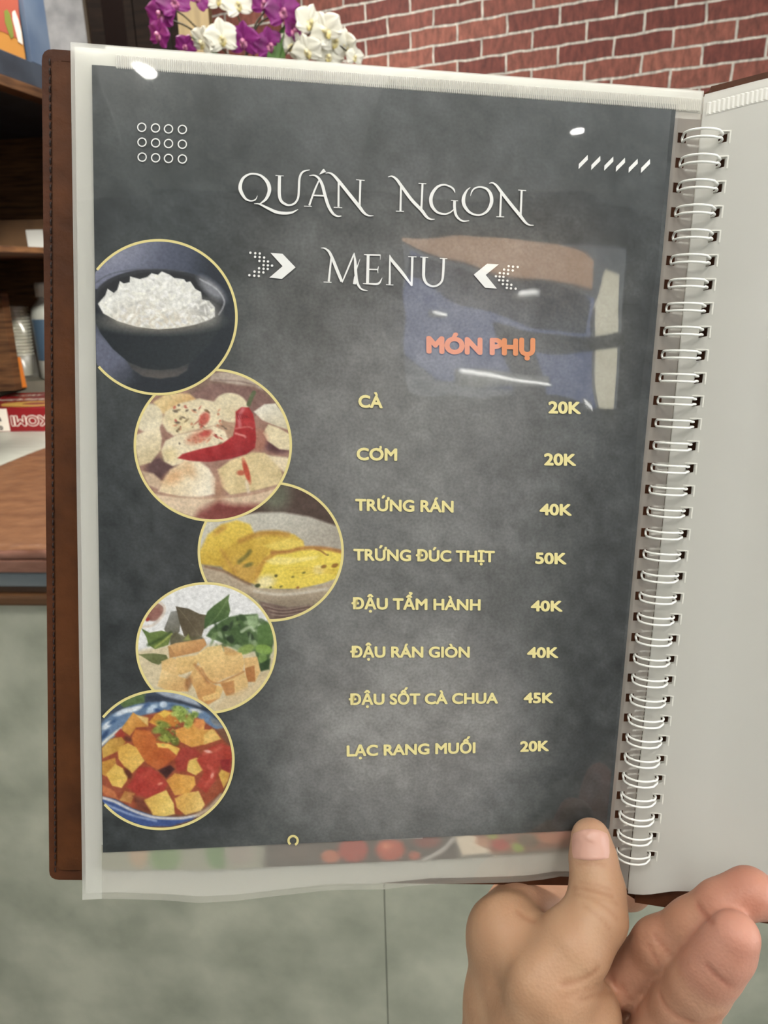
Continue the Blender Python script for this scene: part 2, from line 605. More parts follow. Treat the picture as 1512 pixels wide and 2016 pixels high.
# grey tray that carries the cups and the bottle
cup_base = at_y(50, 744, 3.0)
tz = float(cup_base[2])
tray = obj_bm('storage_crate', box_bm(bmesh.new(), -0.20, 0.30, -0.10, 0.16, 1.0005, tz, 0.004),
              mat('grey_card', (112, 108, 96), 0.7, (126, 122, 108), 9))
tray.location = (cup_base[0], cup_base[1], 0)
tag(tray, 'low grey crate behind the red carton carrying the paper cups', 'crate')

cup_top = at_y(31, 610, 3.0)
axis = Vector(cup_top - cup_base)
axd = axis.normalized()
NC = 15
bm = bmesh.new()
lathe_bm(bm, [(0.0, 0.0), (0.028, 0.0), (0.030, 0.001), (0.0385, 0.079), (0.0435, 0.0795), (0.0450, 0.082), (0.0435, 0.0848), (0.038, 0.0845), (0.0285, 0.006), (0.0, 0.005)], seg=28)
cup0 = obj_bm('paper_cup', bm, m_cup, None, True)
rot = axd.to_track_quat('Z', 'Y').to_euler()
step = (axis.length - 0.085) / (NC - 1)
for k in range(NC):
    o = cup0 if k == 0 else cup0.copy()
    if k:
        COL.objects.link(o)
    o.location = Vector(cup_base) + axd * (0.012 + step * k)
    o.rotation_euler = rot
    lab = ['second', 'third', 'fourth', 'fifth', 'sixth', 'seventh', 'eighth', 'ninth', 'tenth', 'eleventh', 'twelfth', 'thirteenth', 'fourteenth'][min(12, max(0, k - 1))] + ' white paper cup from the bottom of the leaning stack on the shelf'
    if k == 0:
        lab = 'lowest white paper cup of the leaning stack, its side wall showing'
    elif k == NC - 1:
        lab = 'topmost white paper cup of the leaning stack on the shelf'
    tag(o, lab, 'cup', 'paper cups in the leaning stack')

# clear bag wrapped round the cups
m_bag, nt, p = new_mat('clear_bag_plastic')
out = nt.nodes['Material Output']
tr = nt.nodes.new('ShaderNodeBsdfTransparent')
gl = nt.nodes.new('ShaderNodeBsdfGlossy')
gl.inputs['Roughness'].default_value = 0.32
di = nt.nodes.new('ShaderNodeBsdfDiffuse')
di.inputs[0].default_value = rgba((190, 190, 180))
mx = nt.nodes.new('ShaderNodeMixShader')
mx2 = nt.nodes.new('ShaderNodeMixShader')
mx.inputs[0].default_value = 0.14
mx2.inputs[0].default_value = 0.14
nt.links.new(tr.outputs[0], mx.inputs[1])
nt.links.new(gl.outputs[0], mx.inputs[2])
nt.links.new(mx.outputs[0], mx2.inputs[1])
nt.links.new(di.outputs[0], mx2.inputs[2])
nt.links.new(mx2.outputs[0], out.inputs[0])
bm = bmesh.new()
rings = []
NB, SB = 40, 36
for j in range(NB + 1):
    t_ = j / NB
    base = Vector(cup_base) + axd * (0.004 + (axis.length + 0.012) * t_)
    rr_ = (0.050 - 0.004 * abs(t_ - .5)) if j < NB else 0.03
    ring = []
    for k in range(SB):
        a = 2 * math.pi * k / SB
        w = 1 + 0.07 * math.sin(5 * a + 9 * t_) + 0.06 * math.sin(3 * a - 14 * t_) + (0.30 * max(0, math.cos(a)) ** 4 * (0.5 + 0.5 * math.sin(11 * t_ + 1)))
        ring.append(bm.verts.new(base + Vector((math.cos(a), math.sin(a), 0)) * rr_ * w))
    rings.append(ring)
for A, B in zip(rings, rings[1:]):
    for k in range(SB):
        bm.faces.new((A[k], A[(k + 1) % SB], B[(k + 1) % SB], B[k]))
tag(obj_bm('plastic_bag', bm, m_bag, None, True), 'crumpled clear plastic bag wrapped around the stack of paper cups', 'bag')

# bottle with white cap and blue label
bb = at_y(110, 752, 2.98)
bot = empty('bottle', (bb[0], bb[1], tz))
tag(bot, 'white capped plastic bottle with blue label beside the paper cups', 'bottle')
bh = float(at_y(90, 556, 2.98)[2] - tz)
m_bot = mat('white_bottle_plastic', (176, 180, 172), 0.35)
obj_bm('bottle_body', lathe_bm(bmesh.new(), [(0, 0), (.045, 0), (.051, .006), (.051, bh * .66), (.047, bh * .74), (.03, bh * .80), (.02, bh * .83), (.02, bh * .86), (0, bh * .86)]), m_bot, bot, True)
obj_bm('bottle_label', lathe_bm(bmesh.new(), [(.0515, bh * .20), (.0518, bh * .21), (.0518, bh * .62), (.0515, bh * .63)]), mat('blue_label', (70, 92, 112), 0.4), bot, True)
obj_bm('bottle_cap', lathe_bm(bmesh.new(), [(0, bh * .85), (.024, bh * .85), (.024, bh * .97), (.02, bh), (0, bh)]), m_bot, bot, True)

# board leaning at the left of the cups
pb = [at_y(-55, 560, 2.72), at_y(1, 578, 2.72), at_y(31, 768, 2.72), at_y(-55, 775, 2.72)]
V = [p_ for p_ in pb] + [p_ + np.array([0.012, 0.028, 0]) for p_ in pb]
bd = obj_np('wooden_board', V, [(0, 3, 2, 1), (4, 5, 6, 7), (0, 1, 5, 4), (1, 2, 6, 5), (2, 3, 7, 6), (3, 0, 4, 7)], m_shelf_wood)
tag(bd, 'dark brown wooden board leaning in the shelf left of the paper cups', 'board')

# small orange bag behind the carton
pb = [at_y(22, 706, 2.86), at_y(25, 704, 2.86), at_y(38, 764, 2.86), at_y(31, 764, 2.86)]
V = pb + [p_ + np.array([0.02, 0.02, 0]) for p_ in pb]
ob = obj_np('snack_bag', V, [(0, 3, 2, 1), (4, 5, 6, 7), (0, 1, 5, 4), (1, 2, 6, 5), (2, 3, 7, 6), (3, 0, 4, 7)], m_orange_bag)
tag(ob, 'narrow orange bag standing between the wooden board and the paper cups', 'bag')

# cardboard box with a white label on the middle shelf
k0, k1 = at_y(-60, 486, 2.72), at_y(120, 486, 2.72)
kt = float(at_y(40, 433, 2.72)[2])
kb = empty('cardboard_box', (k0[0], k0[1], 1.5875))
tag(kb, 'brown cardboard box with white label on the middle shelf board', 'box')
box('carton_body', 0, float(k1[0] - k0[0]), 0, 0.2, 0, kt - 1.5875, m_kraft, kb, 0.002)
l0, l1 = at_y(55, 481, 2.72), at_y(84, 452, 2.72)
box('label_sticker', float(l0[0] - k0[0]), float(l1[0] - k0[0]), -0.001, 0, 0.004, float(l1[2]) - 1.5875, m_paper_white, kb)

# printed orange box on the top board, its face along the shelf front
ob = empty('printed_box', shelf_world(-0.012, 0, 2.1005), -SA)
tag(ob, 'orange and red printed box standing on the top shelf board', 'box')
ye = float(in_shelf(53, 115, 0.012)[1])
m_blackedge = mat('black_edge', (24, 24, 26), 0.5)
box('box_body', -0.14, -0.0015, -0.3, ye - 0.004, 0, 0.42, m_orange_print, ob, 0.001)
box('edge_band', -0.13, -0.001, ye - 0.004, ye, 0, 0.42, m_blackedge, ob)


def shelf_poly(name, pts, m, off):
    P = []
    for (a, b) in pts:
        q = in_shelf(a, b, 0.012 - off)
        P.append((off, q[1], q[2] - 2.1005))
    return obj_np(name, P, [tuple(range(len(P)))], m, ob)


shelf_poly('face_print', [(-40, -60), (32, -60), (37, 20), (43, 80), (10, 64), (-40, 48)], m_coral_print, -0.0008)
shelf_poly('leaf_picture', [(8, 22), (14, 18), (20, 28), (25, 50), (27, 72), (22, 76), (16, 62), (10, 44)], m_green_print, -0.0002)
shelf_poly('cup_picture', [(24, 24), (29, 20), (36, 38), (42, 62), (45, 88), (36, 82), (30, 58), (25, 38)], m_white_print, -0.0002)

# blue upright panel next to the box, then the concrete pillar
q0, q1 = in_shelf(55, 100, 0.012), in_shelf(82, 100, 0.012)
bp_ = obj_bm('upright_panel', box_bm(bmesh.new(), -0.30, 0.0, ye + 0.006, float(q1[1]) + 0.03, 2.1005, 2.75, 0.001), mat('faded_blue_board', (74, 92, 116), 0.6, (92, 108, 128), 8, 5))
bp_.location = (E0[0], E0[1], 0)
bp_.rotation_euler = (0, 0, -SA)
tag(bp_, 'faded blue upright board on the top shelf beside the printed box', 'panel')
g0, g1 = at_y(40, 50, 3.56), at_y(166, 50, 3.56)
m_pillar = mat('cement_pillar', (158, 158, 160), 0.85, (192, 192, 192), 14, 8)
tag(box('trim_1', float(g0[0]), float(g1[0]), 3.58, 3.66, FLOOR, CEIL, m_pillar), kind='structure')
h1 = at_y(174, 50, 3.57)
tag(box('trim_2', float(g1[0]) + 0.0005, float(h1[0]), 3.57, 3.66, FLOOR, CEIL, mat('brown_edge_board', (86, 74, 58), 0.6)), kind='structure')

# made-up dark cabinet filling the shaded opening between pillar and brick wall
c0, c1 = at_y(176, 60, 3.05), at_y(352, 60, 3.05)
m_glass_dark, nt, p = new_mat('shade_dark_glass')
p.inputs['Base Color'].default_value = rgba((20, 14, 12))
p.inputs['Roughness'].default_value = 0.12
m_black_wood = mat('shade_dark_wood', (16, 11, 8), 0.85, (26, 18, 13), 9, 5, stretch=(1, 1, 8), spec=0.1)
dc = empty('shade_cabinet', (float(c0[0]), 3.05, 2.101))
tag(dc, 'made-up dark cabinet filling the shaded opening between grey pillar and purple orchid', 'cabinet')
w_ = float(c1[0] - c0[0])
box('carcass', 0, w_, 0.03, 0.13, 0, 0.9, m_black_wood, dc)
for a0, a1 in ((0.0, w_ / 2 - 0.002), (w_ / 2 + 0.002, w_)):
    d = box('door', a0, a1, 0.012, 0.029, 0.01, 0.89, m_black_wood, dc)
    obj_bm('door_glass', box_bm(bmesh.new(), a0 + 0.05, a1 - 0.03, 0.009, 0.0125, 0.06, 0.84), m_glass_dark, d)

# tan upright post behind the flowers
t0, t1 = at_y(352, 60, 2.78), at_y(413, 60, 2.78)
tag(box('trim_3', float(t0[0]), float(t1[0]), 2.78, 2.84, FLOOR, CEIL, mat('olive_wood_post', (112, 96, 62), 0.6, (134, 116, 78), 5, 5, stretch=(6, 1, 1))), kind='structure')

# ------------------------------------------------------------------ orchids on a small cabinet standing on the counter
OY = 2.0
cb = at_y(478, 262, OY)
stand = empty('plant_stand', (float(cb[0]), OY, 1.003), 0.0)
tag(stand, 'small dark wooden cabinet on the counter under the orchids', 'cabinet')
sh = float(cb[2]) - 1.003
box('carcass', -0.26, 0.26, -0.11, 0.13, 0, sh, m_dark_wood, stand, 0.003)
box('door', -0.255, -0.003, -0.124, -0.1105, 0.02, sh - 0.02, m_shelf_wood, stand, 0.002)
box('door', 0.003, 0.255, -0.124, -0.1105, 0.02, sh - 0.02, m_shelf_wood, stand, 0.002)

m_purple = mat('purple_petal', (100, 12, 84), 0.5, (140, 36, 124), 30, 4)
m_purple_lip = mat('magenta_lip', (110, 10, 84), 0.4, (226, 150, 180), 60, 3)
m_whitep = mat('white_petal', (226, 224, 206), 0.5, (238, 236, 222), 20, 3)
m_white_lip = mat('cream_lip', (214, 196, 110), 0.5, (236, 230, 200), 60, 3)
m_stem = mat('dark_stem', (44, 42, 24), 0.6, (66, 58, 34), 40)
m_leaf = mat('green_leaf', (52, 84, 30), 0.45, (78, 112, 44), 18)
m_pot = mat('white_glazed_pot', (206, 204, 196), 0.25)
m_soil = mat('moss', (62, 58, 36), 0.9, (84, 82, 48), 60)


def petal(bm, ang, L, W, cup, tip, yaw0=0.0):
    """one petal as a curved, pointed patch growing from the origin in direction ang (in the x-z plane), facing -y"""
    NU, NV = 8, 6
    g = {}
    ca, sa = math.cos(ang), math.sin(ang)
    for i in range(NU + 1):
        u = i / NU
        wdt = W * (math.sin(math.pi * min(1, u ** 0.75 * 0.97 + 0.03)) ** (0.75 if tip < 0.5 else 0.55)) + 0.0008
        for j in range(-NV, NV + 1):
            v = j / NV
            r = L * u
            s = wdt * v
            y = -cup * L * (u * (1 - 0.7 * u)) + 0.35 * W * v * v * (0.4 + u) * cup * 2 - 0.02 * L * math.sin(7 * v + 3 * u + ang)
            g[i, j] = bm.verts.new((ca * r - sa * s, y, sa * r + ca * s))
    for i in range(NU):
        for j in range(-NV, NV):
            bm.faces.new((g[i, j], g[i + 1, j], g[i + 1, j + 1], g[i, j + 1]))


def flower_mesh(kind):
    bm = bmesh.new()
    for a in (90, 215, 325):
        petal(bm, math.radians(a), 0.040, 0.0145, 0.25, 0.6)
    n0 = len(bm.verts)
    for a in (12, 168):
        petal(bm, math.radians(a), 0.043, 0.0255, 0.20, 0.3)
    bm.verts.ensure_lookup_table()
    for v in bm.verts[n0:]:
        v.co.y -= 0.002
    return bm


def lip_mesh():
    bm = bmesh.new()
    bmesh.ops.create_uvsphere(bm, u_segments=10, v_segments=8, radius=0.006, matrix=Matrix.Translation((0, -0.008, 0.0)))
    petal(bm, math.radians(270), 0.019, 0.009, 0.9, 0.3)
    for v in bm.verts:
        v.co.y -= 0.002
    petal(bm, math.radians(200), 0.011, 0.006, 0.9, 0.3)
    petal(bm, math.radians(340), 0.011, 0.006, 0.9, 0.3)
    return bm


def orchid(name, label, base_px, stems, flowers, mp, ml, leaves):
    b = at_y(base_px[0], base_px[1], OY)
    root = empty(name, (float(b[0]), OY, float(cb[2])))
    tag(root, label, 'orchid', 'artificial orchids behind the menu')
    loc = lambda px, py, dy=0.0: Vector(at_y(px, py, OY + dy)) - Vector(root.location)
    obj_bm('pot', lathe_bm(bmesh.new(), [(0, 0), (.045, 0), (.052, .01), (.062, .085), (.066, .09), (.064, .094), (.056, .094), (.05, .08), (0, .08)], seg=36), m_pot, root, True)
    obj_bm('moss', lathe_bm(bmesh.new(), [(0.052, 0.079), (.04, .09), (.02, .093), (0, .093)], seg=20), m_soil, root, True)
    for pts in stems:
        P = [Vector((0.004 * len(pts), 0.0, 0.075))] + [loc(*q) for q in pts]
        C_ = catmull([tuple(q) for q in P], 8)
        obj_bm('stem', tube_bm(bmesh.new(), C_, [0.0032 - 0.0016 * k / len(C_) for k in range(len(C_))], 7), m_stem, root, True)
    fb = lb = None
    for (px, py, r, yaw, pit, roll, dy) in flowers:
        if fb is None:
            f = obj_bm('flower', flower_mesh(0), mp, root, True)
            l = obj_bm('lip', lip_mesh(), ml, f, True)
            fb, lb = f, l
        else:
            f = fb.copy()
            l = lb.copy()
            COL.objects.link(f)
            COL.objects.link(l)
            f.parent = root
            l.parent = f
        f.location = loc(px, py, dy)
        f.rotation_euler = (math.radians(pit), math.radians(roll), math.radians(yaw))
        s = r / 1467.0 * 2.02 / 0.043
        f.scale = (s, s, s)
    for (pts, wd) in leaves:
        C_ = catmull([tuple(loc(*q)) for q in pts], 6)
        bm = bmesh.new()
        prev = None
        for i, q in enumerate(C_):
            t_ = i / (len(C_) - 1)
            w = wd * math.sin(math.pi * min(1, 0.08 + 0.92 * t_)) + 0.0006
            row = [bm.verts.new((q[0] - w, q[1] - 0.004, q[2] + w * .4)), bm.verts.new((q[0], q[1], q[2])), bm.verts.new((q[0] + w, q[1] - 0.004, q[2] + w * .2))]
            if prev:
                for k in range(2):
                    bm.faces.new((prev[k], prev[k + 1], row[k + 1], row[k]))
            prev = row
        obj_bm('leaf', bm, m_leaf, root, True)
    return root


orchid('purple_orchid', 'purple orchid with magenta blooms in a pot behind the menu top', (440, 262),
       [[(440, 200), (420, 100), (372, 40), (335, 14)], [(446, 190), (395, 75), (330, 40), (312, 70)], [(460, 190), (498, 60), (520, 20), (505, -20)], [(466, 190), (500, 62), (545, 30), (572, 40)]],
       [(317, 27, 30, -20, 8, 10, 0.0), (343, 4, 30, 15, -6, -15, -0.01), (314, 68, 27, -35, 5, 25, -0.012), (392, -6, 24, 10, 0, 40, 0.01), (522, 6, 28, -10, 6, 20, 0.0),
        (556, 22, 32, 22, 8, -10, -0.014), (576, 60, 23, 58, 4, 15, 0.0), (480, 80, 31, -12, 18, 8, -0.012), (531, 88, 29, 20, 20, -12, -0.004), (366, 90, 20, 10, 25, 30, 0.012), (502, -30, 26, 0, 0, 0, 0)],
       m_purple, m_purple_lip, [([(452, 195), (430, 120), (372, 70)], 0.012)])
orchid('white_orchid', 'white orchid with cream blooms in a pot behind the menu top', (530, 262),
       [[(516, 200), (500, 110), (476, 50), (455, 0)], [(530, 200), (560, 110), (610, 66), (650, 60)], [(536, 190), (590, 120), (650, 85), (690, 105)], [(510, 200), (450, 110), (415, 76)]],
       [(432, -2, 25, -15, 0, 12, 0.004), (468, 8, 27, 20, 4, -14, -0.008), (400, 82, 27, -25, 22, 30, -0.008), (437, 74, 31, 12, 16, -8, -0.018), (609, 44, 30, 38, 6, 14, 0.0),
        (643, 60, 32, -30, 10, -20, -0.02), (660, 80, 30, 25, 10, 16, -0.004), (682, 88, 26, -45, 14, 8, 0.01), (574, 90, 24, 20, 20, 30, 0.01), (605, 100, 28, -15, 24, -10, -0.01), (698, 112, 18, 30, 12, 0, 0.0), (648, 110, 26, 10, 20, 20, 0.006)],
       m_whitep, m_white_lip, [([(524, 195), (540, 110), (562, 48)], 0.014), ([(520, 200), (552, 130), (548, 66)], 0.011)])

# ------------------------------------------------------------------ the menu
book = empty('menu_book')
bmw = cm @ Matrix([list(RB[i]) + [TB[i]] for i in range(3)] + [[0, 0, 0, 1]])
book.matrix_world = bmw
tag(book, 'open ring-bound menu with brown leather cover and plastic pages, held up by the hand', 'menu')


def milky(name, col, see, rough=0.28, bump=0.0004, glow=0.35):
    """frosted plastic sheet: part see-through, part white scatter, with a soft gloss"""
    m, nt, p = new_mat(name)
    out = nt.nodes['Material Output']
    p.inputs['Base Color'].default_value = rgba(col)
    p.inputs['Roughness'].default_value = rough
    p.inputs['Specular IOR Level'].default_value = 0.45
    tl = nt.nodes.new('ShaderNodeBsdfTranslucent')
    tl.inputs[0].default_value = rgba(col)
    m1 = nt.nodes.new('ShaderNodeMixShader')
    m1.inputs[0].default_value = glow
    nt.links.new(p.outputs[0], m1.inputs[1])
    nt.links.new(tl.outputs[0], m1.inputs[2])
    tr = nt.nodes.new('ShaderNodeBsdfTransparent')
    m2 = nt.nodes.new('ShaderNodeMixShader')
    m2.inputs[0].default_value = see
    nt.links.new(m1.outputs[0], m2.inputs[1])
    nt.links.new(tr.outputs[0], m2.inputs[2])
    nt.links.new(m2.outputs[0], out.inputs[0])
    tc = nt.nodes.new('ShaderNodeTexCoord')
    nz = nt.nodes.new('ShaderNodeTexNoise')
    nz.inputs['Scale'].default_value = 45
    nz.inputs['Detail'].default_value = 2
    nt.links.new(tc.outputs['Object'], nz.inputs['Vector'])
    b = nt.nodes.new('ShaderNodeBump')
    b.inputs['Distance'].default_value = bump
    nt.links.new(nz.outputs['Fac'], b.inputs['Height'])
    nt.links.new(b.outputs['Normal'], p.inputs['Normal'])
    return m


m_sleeve = milky('frosted_sleeve', (238, 238, 230), 0.46)
m_holes = milky('frosted_punched_strip', (214, 208, 198), 0.50)
m_strip = milky('frosted_sleeve_back', (238, 238, 230), 0.12)
m_right = milky('frosted_blank_page', (222, 221, 214), 0.10, 0.3)

# clear film lying over the printed sheet
m_film, nt, p = new_mat('clear_film')
out = nt.nodes['Material Output']
tr = nt.nodes.new('ShaderNodeBsdfTransparent')
g1 = nt.nodes.new('ShaderNodeBsdfGlossy')
g1.inputs['Roughness'].default_value = 0.025
g2 = nt.nodes.new('ShaderNodeBsdfGlossy')
g2.inputs['Roughness'].default_value = 0.17
gm = nt.nodes.new('ShaderNodeMixShader')
gm.inputs[0].default_value = 0.22
nt.links.new(g1.outputs[0], gm.inputs[1])
nt.links.new(g2.outputs[0], gm.inputs[2])
fr = nt.nodes.new('ShaderNodeFresnel')
geo = nt.nodes.new('ShaderNodeNewGeometry')          # the film reflects alike from both sides
ior = nt.nodes.new('ShaderNodeMapRange')
ior.inputs[3].default_value = 1.5
ior.inputs[4].default_value = 1 / 1.5
nt.links.new(geo.outputs['Backfacing'], ior.inputs[0])
nt.links.new(ior.outputs[0], fr.inputs[0])
m2 = nt.nodes.new('ShaderNodeMath')
m2.operation = 'MULTIPLY'
m2.inputs[1].default_value = 1.9
m2.use_clamp = True
nt.links.new(fr.outputs[0], m2.inputs[0])
mx = nt.nodes.new('ShaderNodeMixShader')
nt.links.new(m2.outputs[0], mx.inputs[0])
nt.links.new(tr.outputs[0], mx.inputs[1])
nt.links.new(gm.outputs[0], mx.inputs[2])
nt.links.new(mx.outputs[0], out.inputs[0])
tc = nt.nodes.new('ShaderNodeTexCoord')
nz = nt.nodes.new('ShaderNodeTexNoise')
nz.inputs['Scale'].default_value = 16
nz.inputs['Detail'].default_value = 1.5
nt.links.new(tc.outputs['Object'], nz.inputs['Vector'])
b = nt.nodes.new('ShaderNodeBump')
b.inputs['Distance'].default_value = 0.0006
nt.links.new(nz.outputs['Fac'], b.inputs['Height'])
for g in (g1, g2):
    nt.links.new(b.outputs['Normal'], g.inputs['Normal'])

m_cover = mat('brown_cover_leather', (66, 35, 13), 0.6, (84, 47, 20), 60, 6, 0.0003, 240, spec=0.25)
m_cover_edge = mat('brown_cover_border', (62, 32, 14), 0.6, (82, 45, 23), 60, 6, 0.0004, 220, spec=0.25)
m_stitch = mat('dark_thread', (38, 20, 12), 0.7)
m_wire = mat('white_coated_wire', (236, 236, 230), 0.3)

# --- spine frame
SP_A, SP_B = bk(1387, 178), bk(1235, 1750)
sp_ax = (SP_A - SP_B) / np.linalg.norm(SP_A - SP_B)
sp_per = np.array([sp_ax[1], -sp_ax[0], 0.0])
TH = math.radians(20)
rp_dir = math.cos(TH) * sp_per + math.sin(TH) * np.array([0, 0, 1.0])      # across the right-hand page
rp_nrm = np.cross(rp_dir, sp_ax)
R_FIRST, R_LAST, NR = bk(1374, 273)[1], bk(1241, 1677)[1], 34
ring_v = [R_FIRST + (R_LAST - R_FIRST) * k / (NR - 1) for k in range(NR)]
HOLE_L, HOLE_R = 0.0070, 0.0080


def on_line(v):
    return SP_A + (SP_B - SP_A) * (SP_A[1] - v) / (SP_A[1] - SP_B[1])


def right_pt(px, py, off=0.0):
    """photo point -> the plane of the right-hand page (shifted off along its normal)"""
    d = np.array([(px - CX) / F, -(py - CY) / F, -1.0])
    dl = RB.T @ d
    ol = -RB.T @ TB
    c = SP_A + rp_nrm * off
    return ol + dl * (((c - ol) @ rp_nrm) / (dl @ rp_nrm))


# --- left sleeve (frosted pocket with punched holes)
TL, TR, BR, BL = bk(138, 82), SP_A, SP_B, bk(162, 1772)
wave_px = [(162, 1772), (214, 1769), (318, 1773), (392, 1780), (466, 1775), (555, 1763), (644, 1753), (755, 1753), (844, 1742), (925, 1739), (999, 1738), (1058, 1735), (1118, 1725), (1180, 1735), (1235, 1750)]
wave = np.array([bk(*q)[:2] for q in wave_px])


def sleeve_pt(s, t, n, wavy=True):
    P = (TL * (1 - s) + TR * s) * (1 - t) + (BL * (1 - s) + BR * s) * t
    if wavy:
        e = BL * (1 - s) + BR * s
        vb = np.interp(e[0], wave[:, 0], wave[:, 1])
        w = max(0.0, (t - 0.90) / 0.10) ** 2
        P = P + np.array([0, (vb - e[1]) * w, 0.0003 * w * math.sin(19 * s + 0.6)])
    return P + np.array([0, 0, n])


def grid_mesh(name, ss, ts, fn, material, skip=None, parent=book, smooth=True):
    V, Fc = [], []
    for t in ts:
        for s in ss:
            V.append(fn(s, t))
    n = len(ss)
    for j in range(len(ts) - 1):
        for i in range(n - 1):
            if skip and skip(0.5 * (ss[i] + ss[i + 1]), 0.5 * (ts[j] + ts[j + 1])):
                continue
            Fc.append((j * n + i, (j + 1) * n + i, (j + 1) * n + i + 1, j * n + i + 1))
    o = obj_np(name, V, Fc, material, parent, smooth)
    bm = bmesh.new()
    bm.from_mesh(o.data)
    bmesh.ops.delete(bm, geom=[v for v in bm.verts if not v.link_faces], context='VERTS')
    bm.to_mesh(o.data)
    bm.free()
    return o


def t_of_v(v):
    return (TR[1] - v) / (TR[1] - BR[1])


hh = 0.0018
hole_t = [(t_of_v(v + hh), t_of_v(v - hh)) for v in ring_v]
ts = sorted(set([k / 40 for k in range(41)] + [a for h in hole_t for a in h]))
ts = [t for i, t in enumerate(ts) if i == 0 or t - ts[i - 1] > 1e-5]
SW = 0.2305
hs0, hs1 = 1 - (HOLE_L + 0.0017) / SW, 1 - (HOLE_L - 0.0017) / SW
STRIP_S = 0.952
ss = sorted([k / 30 for k in range(29)] + [STRIP_S, hs0, hs1, 0.985, 1.0])
is_hole_t = lambda t: any(a < t < b for a, b in hole_t)
sl = grid_mesh('page_sleeve', ss, ts, lambda s, t: sleeve_pt(s, t, -0.0003), m_sleeve, lambda s, t: hs0 < s < hs1 and is_hole_t(t))
tag(sl, 'frosted plastic pocket of the shown page')
sl.data.materials.append(m_holes)
sl.data.materials.append(milky('frosted_sleeve_foot', (224, 220, 210), 0.66))
s_edge = [sleeve_pt(STRIP_S, t, 0) for t in (0, 1)]
for f_ in sl.data.polygons:
    if f_.center[0] > np.interp(-f_.center[1], [-s_edge[0][1], -s_edge[1][1]], [s_edge[0][0], s_edge[1][0]]) and f_.center[1] < SP_A[1] - 0.011:
        f_.material_index = 1
    elif f_.center[0] > -0.1075 and f_.center[1] < np.interp(f_.center[0], [-0.108, 0.105], [-0.1485, -0.1445]):
        f_.material_index = 2
# pockets lying behind it
ss2 = [k / 20 * STRIP_S for k in range(21)]
for q, (dn, du, dv) in enumerate(((-0.0030, 0.0006, 0.0012), (-0.0050, 0.0012, 0.0020))):
    grid_mesh('page_sleeve', ss2, [k / 30 for k in range(31)], lambda s, t: sleeve_pt(s, t, dn) + np.array([du, dv * (t - .2), 0]), m_strip)
grid_mesh('page_sleeve', [0.05 + 0.95 * k / 20 for k in range(21)], [0.0, 0.01, 0.02, 0.03], lambda s, t: sleeve_pt(s, t, -0.0012), m_strip)
# welded hem along the top edge, a fine rib pattern
m_hem, nt, p = new_mat('ribbed_hem')
p.inputs['Base Color'].default_value = rgba((222, 220, 212))
p.inputs['Roughness'].default_value = 0.22
bm = bmesh.new()
NH = 300
rows = []
for k in range(NH * 2 + 1):
    s = 0.066 + (0.996 - 0.066) * k / (NH * 2)
    up_ = 0.0006 if k % 2 else 0.0
    r = []
    for (t, hgt) in ((0.0095, 0.0), (0.0105, up_), (0.0225, up_), (0.0235, 0.0)):
        r.append(bm.verts.new(sleeve_pt(s, t, 0.0001 + hgt)))
    rows.append(r)
for A, B in zip(rows, rows[1:]):
    for k in range(3):
        bm.faces.new((A[k], A[k + 1], B[k + 1], B[k]))
obj_bm('ribbed_hem', bm, m_hem, book)

# --- right-hand blank page
ra, rb_ = right_pt(1387, 186), right_pt(1236, 1759)
ra1, rb1 = right_pt(1570, 137), right_pt(1570, 1790)


wr = np.linalg.norm(ra1 - ra)


def right_page_pt(d, t, off):
    """d metres across the page from the ring line, t down the page"""
    L_ = ra * (1 - t) + rb_ * t
    E_ = ra1 * (1 - t) + rb1 * t
    E_ = E_ - rp_dir * ((E_ - L_) @ rp_dir - wr)
    P = L_ + rp_dir * d + (E_ - L_ - rp_dir * wr) * (d / wr if d <= wr else max(0.0, 1 - (d - wr) * 3))
    w = max(0, (t - .9) / .1) ** 2
    bend = -0.005 * max(0, d / wr - 0.4) ** 2 if d < wr else -0.005 * 0.36
    return P + rp_nrm * (off + bend + 0.0010 * w * math.sin(240 * d))


def t_right(v):
    a_, b_ = right_page_pt(HOLE_R, 0.0, 0)[1], right_page_pt(HOLE_R, 1.0, 0)[1]
    return (a_ - v) / (a_ - b_)


rhole = [(t_right(v + 0.0017), t_right(v - 0.0017)) for v in ring_v]
tsr = sorted(set([k / 40 for k in range(41)] + [a for h in rhole for a in h]))
tsr = [t for i, t in enumerate(tsr) if i == 0 or t - tsr[i - 1] > 1e-5]
rh0, rh1 = HOLE_R - 0.0016, HOLE_R + 0.0017
ssr = [0.0, rh0 * .5, rh0, rh1] + [rh1 + (wr - rh1) * k / 8 for k in range(1, 9)] + [wr + 0.045 * k for k in range(1, 5)]
rskip = lambda s, t: rh0 < s < rh1 and any(a < t < b for a, b in rhole)
rp = grid_mesh('blank_page', ssr, tsr, lambda s, t: right_page_pt(s, t, 0.0), m_right, rskip)
tag(rp, 'blank frosted page on the right of the rings')
grid_mesh('blank_page', ssr, tsr, lambda s, t: right_page_pt(s, t, -0.0022), m_strip, rskip)
bm = bmesh.new()
rows = []
for k in range(270):
    s = 0.0012 + 0.215 * k / 269
    up_ = 0.0003 if k % 2 else 0.0
    rows.append([bm.verts.new(right_page_pt(s, t, 0.0002 + h_)) for (t, h_) in ((0.0095, 0), (0.011, up_), (0.022, up_), (0.0235, 0))])
for A, B in zip(rows, rows[1:]):
    for k in range(3):
        bm.faces.new((A[k], A[k + 1], B[k + 1], B[k]))
obj_bm('ribbed_hem', bm, m_hem, book)
